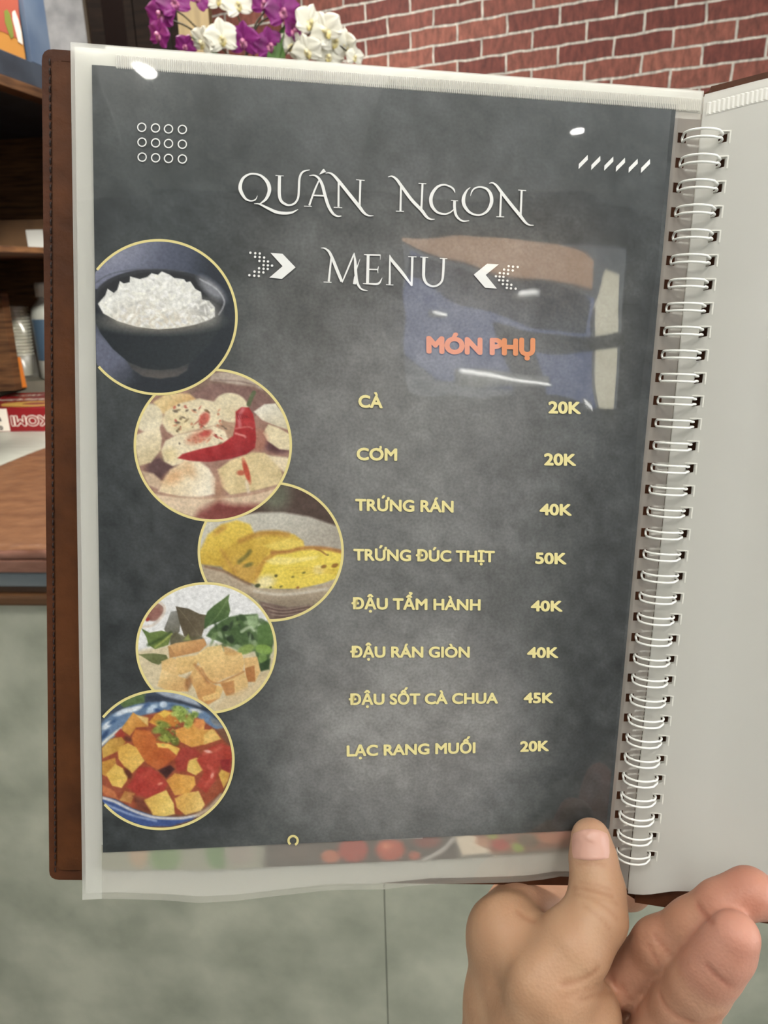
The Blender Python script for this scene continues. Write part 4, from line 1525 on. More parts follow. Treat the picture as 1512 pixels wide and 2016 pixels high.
def p_tofu(P):
    P.poly([(100, 60), (1400, 60), (1400, 560), (100, 720)], (222, 222, 222), 40)
    P.poly([(120, 700), (420, 640), (1400, 760), (1380, 1000), (1000, 1260), (500, 1180), (160, 900)], (206, 190, 154), 40)
    P.ell(300, 345, 90, 75, (156, 116, 102), -40, 14)
    P.ell(290, 360, 70, 46, (146, 96, 86), -40, 16)
    P.ell(232, 410, 20, 16, (170, 56, 50), -40, 10)
    P.line([(170, 480), (280, 460), (370, 370), (385, 300), (350, 262)], 22, (212, 200, 188), 14)
    leafpoly(P, [(440, 340), (500, 330), (530, 420), (520, 520), (440, 600), (380, 500)], (146, 146, 140), (104, 100, 86))
    leafpoly(P, [(485, 292), (600, 312), (700, 360), (760, 370), (750, 470), (720, 560), (640, 590), (560, 560), (520, 440)], (88, 78, 60), (104, 92, 70))
    P.line([(500, 300), (600, 420), (700, 560)], 8, (120, 108, 84), 10, .7)
    P.poly([(430, 600), (480, 520), (560, 560), (720, 560), (760, 620), (600, 630), (440, 680)], (92, 88, 62), 20, .9)
    leafpoly(P, [(972, 180), (960, 240), (978, 330), (960, 390), (880, 430), (780, 470), (742, 500), (748, 400), (770, 340), (830, 285), (900, 235)], (96, 122, 66), (64, 92, 48))
    P.line([(965, 200), (880, 350), (760, 490)], 8, (130, 150, 98), 8, .6)
    for k in range(5):
        P.line([(900 - 25 * k, 320 + 32 * k), (960 - 30 * k, 360 + 18 * k)], 6, (70, 98, 52), 8, .6)
    P.poly([(900, 420), (960, 390), (1060, 370), (1220, 360), (1235, 420), (1220, 480), (1300, 430), (1350, 470), (1370, 620), (1320, 800), (1250, 860), (1200, 700), (1060, 690), (900, 620), (760, 560), (800, 500)], (78, 104, 60), 16)
    r = np.random.default_rng(3)
    for k in range(46):
        x, y = r.uniform(800, 1330), r.uniform(390, 700)
        c = [(104, 132, 82), (52, 74, 42), (150, 170, 132), (64, 92, 48), (38, 54, 34), (120, 146, 90)][r.integers(6)]
        P.ell(x, y, r.uniform(20, 60), r.uniform(10, 26), c, r.uniform(0, 180), 14, .7)
    P.poly([(1120, 380), (1230, 365), (1225, 460), (1190, 500), (1140, 460)], (150, 176, 128), 18, .9)
    P.line([(1080, 520), (1150, 480), (1190, 510)], 26, (186, 200, 168), 16, .8)
    P.poly([(1220, 470), (1330, 440), (1370, 560), (1340, 640), (1220, 640)], (88, 120, 62), 20)
    P.ell(935, 490, 34, 26, (36, 50, 32), -30, 16)
    P.ell(975, 590, 40, 26, (44, 60, 36), 30, 16)
    leafpoly(P, [(175, 490), (250, 530), (360, 510), (450, 540), (420, 640), (300, 680), (240, 640), (220, 570)], (96, 122, 62), (110, 128, 60))
    P.line([(240, 640), (340, 590), (440, 530)], 30, (62, 84, 40), 22, .8)
    P.line([(300, 660), (380, 600), (450, 540)], 16, (168, 176, 84), 14, .8)
    leafpoly(P, [(150, 725), (280, 715), (400, 730), (420, 770), (330, 820), (270, 800)], (120, 126, 78), (96, 104, 58))
    P.poly([(550, 600), (600, 540), (620, 600)], (150, 158, 84), 14, .9)
    P.ell(1280, 680, 80, 44, (126, 160, 72), 10, 14)
    P.ell(1120, 680, 80, 40, (132, 158, 78), -20, 16)
    P.ell(1270, 760, 40, 44, (116, 148, 76), 20, 14)
    P.poly([(1230, 820), (1340, 760), (1330, 860), (1250, 880)], (48, 72, 40), 18)
    # tofu
    g1, g2, g3 = (226, 190, 126), (206, 156, 92), (178, 122, 66)
    P.poly([(415, 650), (480, 625), (740, 582), (765, 640), (700, 700), (480, 750)], (214, 166, 104), 10, 1, (500, 620, 560, 740, (190, 134, 78)))
    P.poly([(415, 650), (440, 660), (485, 745), (430, 760)], (190, 138, 84), 8)
    P.poly([(1100, 760), (1220, 745), (1250, 880), (1200, 980), (1120, 960)], (220, 178, 114), 10)
    P.poly([(1110, 850), (1195, 825), (1205, 970), (1130, 975)], (178, 116, 62), 10)
    P.poly([(355, 790), (440, 755), (500, 770), (520, 900), (500, 930), (360, 870)], (222, 184, 120), 12)
    P.poly([(360, 860), (500, 920), (600, 950), (600, 1060), (420, 1060), (320, 1010)], (228, 196, 134), 12, 1, (400, 900, 500, 1060, (208, 162, 98)))
    P.poly([(490, 755), (660, 735), (690, 790), (640, 870), (530, 910), (500, 880)], (226, 190, 122), 10, 1, (540, 760, 580, 900, (212, 170, 102)))
    P.poly([(600, 940), (650, 850), (700, 820), (760, 960), (860, 1010), (910, 1030), (880, 1120), (780, 1180), (690, 1130), (660, 1040)], (220, 176, 108), 12, 1, (680, 880, 800, 1150, (200, 140, 76)))
    P.poly([(860, 1000), (915, 1035), (880, 1120), (740, 1150), (720, 1110), (840, 1070)], (226, 184, 112), 12)
    P.poly([(880, 980), (1000, 930), (1100, 880), (1135, 960), (1140, 1040), (1060, 1100), (950, 1100), (910, 1040)], (222, 184, 120), 12)
    P.poly([(890, 985), (1010, 960), (1020, 1090), (940, 1100)], (184, 124, 68), 14, .9)
    P.poly([(660, 740), (770, 660), (900, 642), (915, 700), (1080, 710), (1105, 800), (1090, 880), (960, 930), (820, 990), (770, 950), (720, 850)], (230, 198, 130), 10, 1, (800, 680, 900, 980, (214, 170, 104)))
    P.poly([(910, 650), (1000, 680), (1075, 720), (1000, 740), (930, 730)], (206, 158, 92), 14, .8)
    P.line([(715, 850), (780, 950), (860, 985), (1000, 930), (1100, 880)], 16, (186, 128, 70), 14, .8)
    P.line([(660, 820), (720, 900), (780, 980)], 26, (168, 110, 60), 24, .7)
    P.ell(600, 980, 30, 60, (150, 96, 52), 10, 26, .8)
    P.poly([(940, 1110), (1200, 985), (1260, 900), (1330, 880), (1200, 1080), (940, 1240), (820, 1220)], (206, 182, 140), 30, .8)
    P.mottle(14, 50, 41)


def p_tomato(P):
    P.poly([(0, 60), (1300, 60), (1300, 400), (0, 500)], (66, 78, 96), 40)
    P.poly([(240, 200), (420, 120), (520, 130), (510, 210), (310, 260)], (92, 116, 70), 18)
    P.poly([(510, 150), (700, 130), (900, 170), (1060, 240), (1140, 290), (980, 290), (760, 200), (520, 200)], (52, 60, 76), 24)
    P.poly([(600, 100), (820, 105), (1000, 180), (1050, 250), (860, 190), (700, 150)], (166, 176, 192), 24, .9)
    P.poly([(80, 420), (200, 320), (420, 230), (560, 210), (700, 200), (900, 230), (1100, 300), (1280, 450), (1000, 500), (400, 400), (100, 640)], (96, 124, 158), 22)
    for (x, y, a, b_, rt, c) in ((150, 430, 60, 26, -40, (216, 222, 226)), (300, 300, 80, 24, -24, (210, 218, 226)), (420, 270, 90, 22, -18, (226, 230, 232)), (580, 270, 60, 30, -40, (186, 204, 220)), (690, 230, 36, 30, 0, (196, 210, 224)), (520, 240, 40, 14, -40, (54, 84, 134)), (640, 290, 40, 20, 20, (48, 76, 126)), (130, 520, 50, 20, -50, (42, 70, 112)), (200, 400, 40, 16, -30, (52, 84, 128)), (820, 250, 60, 18, 10, (60, 84, 124)), (1000, 290, 60, 20, 10, (202, 204, 206)), (1190, 400, 60, 26, 40, (120, 122, 124))):
        P.ell(x, y, a, b_, c, rt, 18, .9)
    P.line([(90, 620), (180, 540), (320, 440), (540, 350)], 26, (206, 206, 196), 18)
    food = [(90, 660), (220, 540), (380, 360), (560, 320), (760, 280), (1000, 340), (1180, 460), (1260, 560), (1340, 640), (1350, 860), (1260, 1060), (1080, 1220), (860, 1290), (600, 1270), (380, 1220), (230, 1130), (90, 1110)]
    P.poly(food, (158, 74, 46), 24)
    yel, yo, org, red = (224, 184, 84), (206, 150, 60), (196, 112, 52), (172, 58, 44)

    def cube(pts, c1, c2, g=None):
        P.poly(pts, c1, 14, 1, (pts[0][0], pts[0][1], pts[len(pts) // 2][0], pts[len(pts) // 2][1], c2))
    P.poly([(220, 520), (280, 460), (330, 540), (300, 560)], red, 16)
    cube([(295, 450), (400, 305), (470, 350), (545, 360), (545, 440), (430, 450), (370, 530), (300, 480)], (216, 154, 66), (198, 130, 54))
    P.poly([(430, 330), (545, 355), (540, 430), (500, 400)], (226, 188, 110), 18)
    cube([(550, 400), (620, 320), (700, 280), (780, 300), (860, 390), (800, 440), (640, 440)], (222, 156, 56), (202, 122, 50))
    P.poly([(640, 320), (700, 284), (770, 310), (700, 360)], (230, 186, 74), 16)
    cube([(810, 470), (900, 440), (1000, 400), (1090, 400), (1080, 470), (1180, 470), (1245, 560), (1100, 610), (960, 640), (860, 590), (810, 520)], (220, 150, 62), (214, 160, 76))
    P.poly([(1080, 520), (1160, 460), (1240, 560), (1080, 612)], (226, 184, 96), 16)
    P.poly([(1000, 370), (1080, 372), (1090, 420), (1040, 470), (980, 430)], (222, 140, 72), 20)
    cube([(380, 560), (420, 470), (560, 480), (640, 580), (860, 650), (840, 720), (640, 860), (540, 800), (440, 680)], (200, 110, 44), (186, 84, 40))
    P.poly([(620, 600), (740, 605), (855, 655), (820, 720), (740, 650), (640, 640)], (232, 190, 84), 16)
    cube([(100, 650), (180, 560), (290, 540), (330, 590), (250, 680), (110, 745)], (206, 162, 70), (186, 134, 54))
    cube([(250, 640), (350, 600), (430, 640), (510, 770), (390, 890), (310, 820), (260, 750)], (216, 164, 66), (228, 186, 88))
    cube([(100, 780), (230, 740), (240, 820), (140, 920), (100, 900)], (204, 148, 58), (190, 130, 52))
    cube([(140, 900), (230, 800), (300, 840), (350, 920), (340, 960), (290, 1030), (200, 1010)], (220, 176, 74), (230, 192, 90))
    cube([(920, 770), (1000, 735), (1080, 770), (1080, 850), (1000, 910), (920, 870)], (226, 190, 96), (218, 176, 80))
    P.poly([(1010, 760), (1100, 660), (1240, 600), (1340, 640), (1350, 760), (1250, 760), (1190, 960), (1100, 1080), (1010, 1010), (1080, 880)], (178, 62, 48), 20)
    P.poly([(860, 640), (1000, 650), (1060, 720), (940, 760), (900, 870), (820, 870), (800, 760)], (166, 56, 44), 24)
    P.line([(1080, 700), (1160, 680), (1240, 640)], 34, (204, 96, 72), 26, .7)
    P.line([(1120, 820), (1170, 900), (1090, 1010)], 30, (200, 84, 66), 24, .7)
    P.ell(1120, 680, 34, 14, (232, 180, 164), 10, 14, .9)
    P.ell(1160, 910, 14, 26, (230, 160, 140), 20, 14, .8)
    P.poly([(340, 1020), (400, 940), (460, 830), (560, 830), (640, 880), (730, 990), (700, 1060), (560, 1130), (440, 1100)], (176, 54, 44), 22)
    P.poly([(440, 900), (560, 850), (680, 960), (600, 1000)], (188, 66, 50), 30, .7)
    P.ell(660, 990, 26, 12, (226, 140, 110), -20, 12, .8)
    P.poly([(640, 860), (760, 810), (800, 850), (720, 940)], (70, 34, 34), 20)
    P.ell(350, 890, 26, 50, (84, 44, 30), -30, 24, .8)
    P.ell(350, 560, 40, 24, (92, 44, 34), 20, 22, .8)
    cube([(720, 960), (800, 890), (990, 920), (1000, 1000), (930, 1090), (800, 1100)], (214, 146, 60), (222, 166, 72))
    cube([(1220, 900), (1250, 850), (1330, 890), (1310, 960), (1270, 1030)], (222, 180, 80), (200, 146, 62))
    P.poly([(1230, 760), (1340, 750), (1330, 880), (1250, 850)], (150, 42, 42), 20)
    cube([(500, 1150), (600, 1100), (720, 1050), (790, 1180), (800, 1280), (680, 1310), (590, 1290)], (220, 172, 76), (232, 202, 104))
    cube([(800, 1130), (900, 1080), (1030, 1060), (1090, 1190), (1050, 1250), (900, 1290), (820, 1220)], (214, 158, 68), (230, 196, 110))
    cube([(270, 1150), (320, 1060), (420, 1080), (380, 1180)], (200, 146, 72), (180, 110, 60))
    P.poly([(100, 1000), (220, 1060), (260, 1140), (160, 1110), (100, 1070)], (196, 110, 64), 18)
    P.poly([(400, 1110), (500, 1140), (580, 1270), (440, 1220)], (104, 50, 36), 30, .8)
    # herbs
    for (x, y, a, b_, rt, c) in ((690, 420, 70, 30, 20, (122, 142, 58)), (640, 470, 60, 36, -20, (138, 156, 66)), (720, 520, 90, 40, 40, (112, 130, 48)), (700, 560, 60, 30, 10, (150, 166, 66)), (800, 580, 50, 40, 50, (104, 116, 44)), (850, 290, 80, 46, 20, (158, 182, 78)), (860, 350, 60, 40, 40, (130, 158, 64)), (940, 390, 40, 70, 20, (160, 180, 76)), (990, 330, 40, 30, -20, (120, 146, 60)), (800, 320, 40, 26, 0, (176, 194, 96))):
        P.ell(x, y, a, b_, c, rt, 20, .9)
    r = np.random.default_rng(8)
    for k in range(30):
        P.ell(r.uniform(610, 840), r.uniform(400, 620), r.uniform(8, 20), r.uniform(5, 10), [(170, 186, 90), (84, 100, 40)][k % 2], r.uniform(0, 180), 8, .6)
        P.ell(r.uniform(790, 1010), r.uniform(250, 440), r.uniform(8, 20), r.uniform(5, 10), [(190, 206, 110), (100, 124, 48)][k % 2], r.uniform(0, 180), 8, .6)
    # front of the bowl
    P.poly([(90, 1110), (230, 1140), (390, 1225), (600, 1300), (840, 1315), (1010, 1300), (960, 1340), (760, 1400), (500, 1400), (260, 1310), (90, 1200)], (58, 82, 142), 16)
    P.line([(90, 1120), (230, 1165), (390, 1245), (600, 1312), (850, 1322), (1030, 1290)], 26, (212, 208, 204), 16, .9)
    P.line([(120, 1180), (260, 1240), (420, 1300), (620, 1345)], 22, (160, 176, 208), 18, .7)
    P.line([(1020, 1290), (1140, 1220), (1250, 1100)], 36, (196, 176, 150), 24, .8)
    P.mottle(16, 46, 51)


pic = picture('food_picture', 533, 1086, 144, 138, 0.00026, 370, 930, 4.582, (150, 140, 120), p_omelet)
tag(pic, 'round picture of rolled omelette slices')
pic = picture('food_picture', 419, 876.5, 156, 151, 0.00034, 240, 720, 4.2, (160, 120, 104), p_chili)
tag(pic, 'round picture of pickled aubergines with a red chilli')
pic = picture('food_picture', 312, 624.5, 156, 154, 0.00042, 180, 450, 4.725, (60, 66, 78), p_rice)
tag(pic, 'round picture of a black bowl of white rice')
pic = picture('food_picture', 406, 1276, 139, 130, 0.00050, 240, 1130, 4.582, (200, 190, 160), p_tofu)
tag(pic, 'round picture of fried tofu with green herbs')
pic = picture('food_picture', 316, 1496, 146, 138.5, 0.00058, 180, 1340, 4.877, (120, 80, 60), p_tomato)
tag(pic, 'round picture of tofu in tomato sauce in a blue bowl')

INK_N = 0.00066


# --- lettering set in the plain bold face
def print_line(name, body, x0, y0, x1, y1, cap, m, bold=0.035, spacing=1.0):
    """baseline from (x0,y0) to (x1,y1) in the photo, capital height cap"""
    v, f = text_mesh(body, bold, spacing)
    a, b_ = v[:, 0].min(), v[:, 0].max()
    P0, P1 = bk(x0, y0, INK_N), bk(x1, y1, INK_N)
    Pu = bk((x0 + x1) / 2, (y0 + y1) / 2 - cap, INK_N) - bk((x0 + x1) / 2, (y0 + y1) / 2, INK_N)
    V = [P0 + (P1 - P0) * ((q[0] - a) / (b_ - a)) + Pu * q[1] + np.array([0, 0, q[2] * 3]) for q in v]
    return obj_np(name, V, f, m, sheet)


print_line('section_heading', 'MÓN PHỤ', 839.5, 696, 1053.5, 701.5, 36, m_orange_ink, 0.06)
for body, x0, y0, x1, y1, h in (
        ('CÀ', 705.5, 802.6, 753.5, 803.9, 26.5), ('COM', 702, 906.0, 782, 907.5, 26), ('TRỨNG RÁN', 699.5, 1005.6, 893, 1009.3, 24.8),
        ('TRỨNG ĐÚC THỊT', 696, 1103.6, 974, 1107.3, 24.2), ('ĐẬU TẨM HÀNH', 692, 1199.6, 946, 1202, 23.8), ('ĐẬU RÁN GIÒN', 689.6, 1294.7, 924.8, 1294.9, 23.2),
        ('ĐẬU SỐT CÀ CHUA', 686.8, 1388.3, 980.5, 1385.2, 23), ('LẠC RANG MUỐI', 682.7, 1489.7, 936, 1482.8, 23)):
    print_line('dish_name', body, x0, y0, x1, y1, h, m_yellow_ink, 0.036)
for body, x0, y0, x1, y1, h in (
        ('20K', 1079.5, 814.0, 1144, 815.4, 25.5), ('20K', 1071, 916.2, 1134.5, 917.4, 25.2), ('40K', 1062.3, 1014.4, 1126, 1015.5, 24.2), ('50K', 1053.7, 1110.4, 1115.6, 1111.4, 24),
        ('40K', 1045, 1203.6, 1108, 1204.3, 22.8), ('40K', 1037.6, 1295.4, 1099.5, 1295.6, 22.4), ('45K', 1030.7, 1384.5, 1089.8, 1384.5, 22), ('20K', 1023.8, 1480.4, 1081, 1478.7, 22)):
    print_line('price', body, x0, y0, x1, y1, h, m_yellow_ink, 0.040)


# --- the swash capitals of the title, drawn as brush strokes of changing width
def strokes(name, items, ox, oy, sc, m):
    bm = bmesh.new()
    z = INK_N
    for it in items:
        z += 0.000004
        if it[0] == 'poly':
            bm.faces.new([bm.verts.new(bk(ox + a / sc, oy + b_ / sc, z)) for a, b_ in it[1]])
            continue
        P = np.array(it, float)
        C_ = catmull(P, 10) if len(P) > 2 else np.array([P[0] * (1 - k / 6) + P[1] * k / 6 for k in range(7)])
        prev = None
        for i in range(len(C_)):
            d = C_[min(i + 1, len(C_) - 1), :2] - C_[max(i - 1, 0), :2]
            d = d / (np.linalg.norm(d) + 1e-9)
            nn = np.array([-d[1], d[0]]) * max(1.5, C_[i, 2]) / 2
            row = [bm.verts.new(bk(ox + q[0] / sc, oy + q[1] / sc, z)) for q in (C_[i, :2] + nn, C_[i, :2] - nn)]
            if prev:
                bm.faces.new((prev[0], prev[1], row[1], row[0]))
            prev = row
    return obj_bm(name, bm, m, sheet)


strokes('title_lettering', [
    [(237, 328, 4), (215, 368, 12), (165, 380, 14), (110, 350, 24), (65, 260, 36), (85, 170, 28), (140, 122, 20), (200, 112, 18), (270, 130, 22), (335, 195, 34), (355, 275, 36), (325, 355, 28), (275, 400, 14), (250, 412, 8)],
    [(203, 408, 4), (255, 412, 14), (330, 448, 24), (420, 490, 30), (500, 502, 28), (575, 496, 22), (640, 465, 6)],
    [(415, 128, 7), (497, 133, 7)],
    [(456, 132, 30), (453, 230, 31), (455, 330, 31), (475, 385, 27), (520, 416, 22), (560, 422, 18), (610, 400, 20), (640, 345, 21), (648, 250, 22), (652, 170, 22), (668, 115, 20), (700, 85, 16), (755, 73, 6)],
    [(845, 180, 14), (800, 285, 18), (750, 425, 20)], [(698, 432, 8), (775, 435, 8)],
    [(750, 130, 6), (800, 127, 14), (845, 157, 24), (880, 225, 29), (905, 320, 30), (940, 430, 29), (985, 505, 24), (1030, 532, 16), (1070, 530, 6)],
    [(790, 325, 15), (895, 330, 15)], ('poly', [(848, 120), (917, 92), (895, 62), (880, 72)]),
    [(912, 105, 6), (950, 102, 14), (990, 125, 22), (1040, 180, 30), (1120, 280, 32), (1240, 430, 33), (1290, 495, 26), (1335, 525, 16), (1388, 528, 6)],
    [(1042, 180, 18), (1040, 440, 20)], [(993, 444, 8), (1077, 449, 8)], [(1258, 172, 20), (1250, 430, 19)], [(1215, 170, 8), (1300, 178, 8)]], 460, 320, 5.04, m_white_ink)
strokes('title_lettering', [
    [(20, 92, 6), (60, 86, 15), (105, 117, 24), (150, 178, 29), (250, 315, 31), (350, 420, 31), (400, 485, 26), (440, 511, 17), (484, 512, 6)],
    [(148, 180, 18), (143, 430, 20)], [(98, 432, 8), (178, 434, 8)], [(362, 160, 20), (350, 420, 20)], [(322, 155, 8), (400, 160, 8)],
    [(685, 250, 5), (672, 217, 17), (640, 190, 17), (575, 170, 17), (505, 195, 25), (450, 280, 34), (452, 370, 33), (505, 440, 23), (580, 460, 17), (635, 445, 14), (672, 415, 9)],
    [(680, 325, 27), (680, 400, 27), (695, 470, 25), (730, 513, 19), (770, 531, 15), (826, 526, 6)], [(645, 325, 8), (715, 330, 8)],
    [(837, 195, 5), (800, 230, 18), (770, 300, 34), (775, 370, 34), (820, 435, 25), (880, 466, 18), (940, 468, 18), (1005, 430, 25), (1045, 350, 34), (1040, 270, 32), (1000, 212, 23), (935, 192, 16), (880, 205, 15), (850, 240, 13), (838, 282, 4)],
    [(1022, 155, 6), (1060, 152, 14), (1100, 182, 23), (1150, 250, 29), (1240, 365, 31), (1330, 475, 31), (1380, 540, 24), (1420, 568, 15), (1466, 572, 6)],
    [(1142, 245, 18), (1132, 485, 20)], [(1094, 487, 8), (1172, 489, 8)], [(1346, 225, 20), (1335, 480, 20)], [(1312, 222, 8), (1390, 228, 8)]], 760, 330, 5.04, m_white_ink)
strokes('title_lettering', [
    [(820, 98, 6), (860, 102, 15), (905, 137, 25), (940, 205, 31), (990, 330, 33), (1042, 455, 30)],
    [(1045, 465, 12), (1110, 310, 18), (1170, 165, 16)],
    [(1172, 150, 10), (1185, 250, 27), (1190, 360, 31), (1205, 460, 28), (1235, 520, 20), (1270, 543, 15), (1316, 552, 6)],
    [(930, 200, 18), (903, 455, 23)], [(848, 460, 8), (932, 463, 8)], [(1186, 400, 26), (1176, 484, 34)], [(1235, 215, 3), (1212, 280, 10), (1195, 330, 14)],
    [(1322, 170, 31), (1315, 475, 31)], [(1278, 168, 8), (1340, 172, 15), (1452, 174, 16)], [(1452, 170, 7), (1450, 222, 4)],
    [(1325, 325, 12), (1420, 328, 13)], [(1433, 292, 4), (1424, 328, 11), (1426, 366, 4)], [(1266, 476, 8), (1330, 478, 16), (1430, 476, 22), (1472, 415, 4)]], 480, 470, 5.4, m_white_ink)
strokes('title_lettering', [
    [(42, 180, 15), (38, 485, 23)], [(0, 488, 8), (78, 492, 8)], [(38, 170, 6), (60, 225, 30), (170, 360, 33), (275, 500, 18)],
    [(280, 190, 26), (272, 500, 22)], [(236, 190, 9), (324, 193, 9)],
    [(404, 198, 33), (400, 330, 33), (402, 410, 31), (430, 473, 25), (490, 505, 21), (550, 493, 21), (595, 445, 23), (608, 350, 26), (614, 210, 26)],
    [(364, 194, 9), (448, 200, 9)], [(572, 208, 9), (652, 212, 9)]], 760, 470, 5.4, m_white_ink)


def dots(c, r):
    return [('poly', [(x + r * math.cos(k * math.pi / 6), y + r * math.sin(k * math.pi / 6)) for k in range(12)]) for x, y in c]


strokes('arrow_mark', [('poly', [(283, 150), (412, 160), (550, 305), (412, 292)]), ('poly', [(550, 305), (405, 427), (272, 413), (412, 292)])] + dots(
    [(70, 149), (122, 154), (170, 157), (120, 192), (168, 195), (216, 200), (166, 236), (214, 238), (257, 242), (210, 280), (256, 283), (300, 286), (162, 314), (210, 319), (254, 321), (114, 350), (161, 354), (208, 358), (59, 388), (112, 393), (159, 396)], 13), 480, 470, 5.4, m_white_ink)
strokes('arrow_mark', [('poly', [(932, 382), (1075, 265), (1200, 272), (1060, 385)]), ('poly', [(932, 382), (1060, 385), (1178, 530), (1052, 520)])] + dots(
    [(1304, 292), (1350, 297), (1400, 300), (1255, 328), (1300, 333), (1347, 337), (1210, 365), (1252, 369), (1296, 373), (1168, 399), (1208, 402), (1248, 405), (1203, 440), (1244, 444), (1291, 447), (1242, 482), (1287, 487), (1332, 490), (1284, 522), (1328, 528), (1378, 531)], 13), 760, 470, 5.4, m_white_ink)
strokes('slash_marks', [('poly', [(x, y), (x + 3, y - 63), (x + 113, y - 175), (x + 115, y - 115)]) for x, y in ((246, 648), (402, 660), (563, 668), (708, 682), (866, 694), (1018, 698))], 1100, 230, 6.3, m_white_ink)
strokes('circle_marks', [[(x + 30.5 * math.cos(k * math.pi / 10), y + 30.5 * math.sin(k * math.pi / 10), 8.5) for k in range(21)] for x, y in (
    (1055, 947), (1157, 952), (1254, 959), (1357, 963), (1057, 1058), (1158, 1063), (1254, 1068), (1357, 1073), (1058, 1169), (1158, 1174), (1254, 1179), (1357, 1183))], 0, 0, 3.78, m_white_ink)
strokes('dish_name_horn', [[(742.5, 887, 4), (747, 885.5, 4.5), (749.5, 881.5, 4.5), (749, 878, 4)]], 0, 0, 1.0, m_yellow_ink)
strokes('footer_mark', [[(577 + 9 * math.cos(a), 1655 + 9 * math.sin(a), 4.5) for a in np.linspace(2.2, 2.2 + 5.2, 18)]], 0, 0, 1.0, m_gold)

# --- the next sheet showing below the first, under the frosted pocket
xs = np.arange(196, 1150, 3.0)
tq = np.linspace(0, 1, 34)
X = np.repeat(xs[None], len(tq), 0)
top_y = 1640 - 6 + (1678 - 1631) * 0
yt = 1678 - (xs - 203) * (1678 - 1631) / (1199 - 203) - 14
yb = np.interp(xs, [196, 420, 640, 900, 1150], [1712, 1712, 1702, 1690, 1672])
Y = yt[None] + (yb - yt)[None] * tq[:, None]
pt = Paint(X.ravel(), Y.ravel(), 140, 1600, 1.35, (120, 116, 108))
pt.poly([(60, 0), (520, 0), (500, 220), (60, 220)], (158, 158, 140), 40)
pt.ell(180, 105, 26, 40, (186, 158, 128), 0, 16)
pt.ell(250, 118, 40, 44, (120, 146, 96), 10, 22)
pt.ell(385, 112, 26, 40, (110, 140, 92), -10, 18)
pt.ell(450, 110, 40, 30, (160, 150, 140), 0, 22)
pt.poly([(520, 70), (700, 70), (900, 60), (1010, 50), (1030, 130), (900, 140), (520, 150)], (74, 62, 58), 20)
pt.ell(600, 108, 60, 22, (98, 82, 74), 0, 20)
pt.ell(690, 116, 26, 18, (186, 104, 74), 0, 10)
pt.ell(750, 98, 40, 34, (168, 50, 34), 0, 12)
pt.ell(848, 98, 40, 30, (184, 74, 48), 0, 12)
pt.ell(838, 88, 14, 8, (220, 130, 96), 0, 10)
pt.ell(912, 114, 16, 12, (176, 84, 60), 0, 8)
pt.ell(945, 74, 36, 20, (128, 50, 44), 0, 10)
pt.line([(930, 130), (985, 100), (1015, 70)], 12, (180, 176, 170), 8)
pt.poly([(1018, 60), (1080, 55), (1150, 104), (1040, 114)], (226, 212, 190), 10)
pt.poly([(1070, 58), (1340, 40), (1340, 90), (1120, 108)], (146, 96, 74), 12)
for (x, y, a, b_, c) in ((1120, 62, 14, 9, (150, 160, 60)), (1140, 85, 22, 14, (178, 50, 40)), (1188, 92, 16, 12, (140, 170, 60)), (1215, 74, 30, 18, (96, 80, 64)), (1270, 66, 34, 16, (186, 120, 90)), (1310, 56, 22, 14, (190, 118, 92)), (1095, 78, 20, 12, (190, 140, 110))):
    pt.ell(x, y, a, b_, c, 10, 9)
V = bk_arr(X.ravel(), Y.ravel(), -0.0009)
nx = len(xs)
Fq = [(j * nx + i, (j + 1) * nx + i, (j + 1) * nx + i + 1, j * nx + i + 1) for j in range(len(tq) - 1) for i in range(nx - 1)]
s2 = ink_obj('menu_sheet', V, Fq, pt.C, book)
tag(s2, 'foot of the next printed sheet showing through the pocket')

# --- the clear film over it all
def film_pt(s, t):
    P = sleeve_pt(s, t, 0.0010)
    w = math.sin(math.pi * min(1, s / 0.95)) ** 0.5
    lift = 0.0006 * w + 0.0007 * w * math.sin(5.2 * t + 2.2 * s) * math.sin(3.1 * s + 0.5)
    edge = max(0.0, (s - 0.80) / 0.15)
    return P + np.array([0, 0, lift - 0.0006 * edge ** 2 * 1.5 + 0.0009 * edge * (1 - edge) * math.exp(-((t - 0.42) / 0.2) ** 2)])


fl = grid_mesh('clear_film', [0.002 + 0.957 * k / 60 for k in range(61)], [0.004 + 0.985 * k / 80 for k in range(81)], film_pt, m_film)
tag(fl, 'glossy clear film over the printed sheet')

# ------------------------------------------------------------------ the hand that holds the menu
def H(px, py, n):
    return bk(px, py, n / 1000.0)


def cone_sdf(G, a, b_, ra_, rb__):
    e = b_ - a
    L2 = e @ e
    w = G - a
    tt_ = np.clip((w @ e) / L2, 0, 1)
    d = w - tt_[..., None] * e
    return np.sqrt((d * d).sum(-1)) - (ra_ + (rb__ - ra_) * tt_)


def smin(a, b_, k):
    h = np.clip(0.5 + 0.5 * (b_ - a) / k, 0, 1)
    return b_ * (1 - h) + a * h - k * h * (1 - h)


def smax(a, b_, k):
    return -smin(-a, -b_, k)


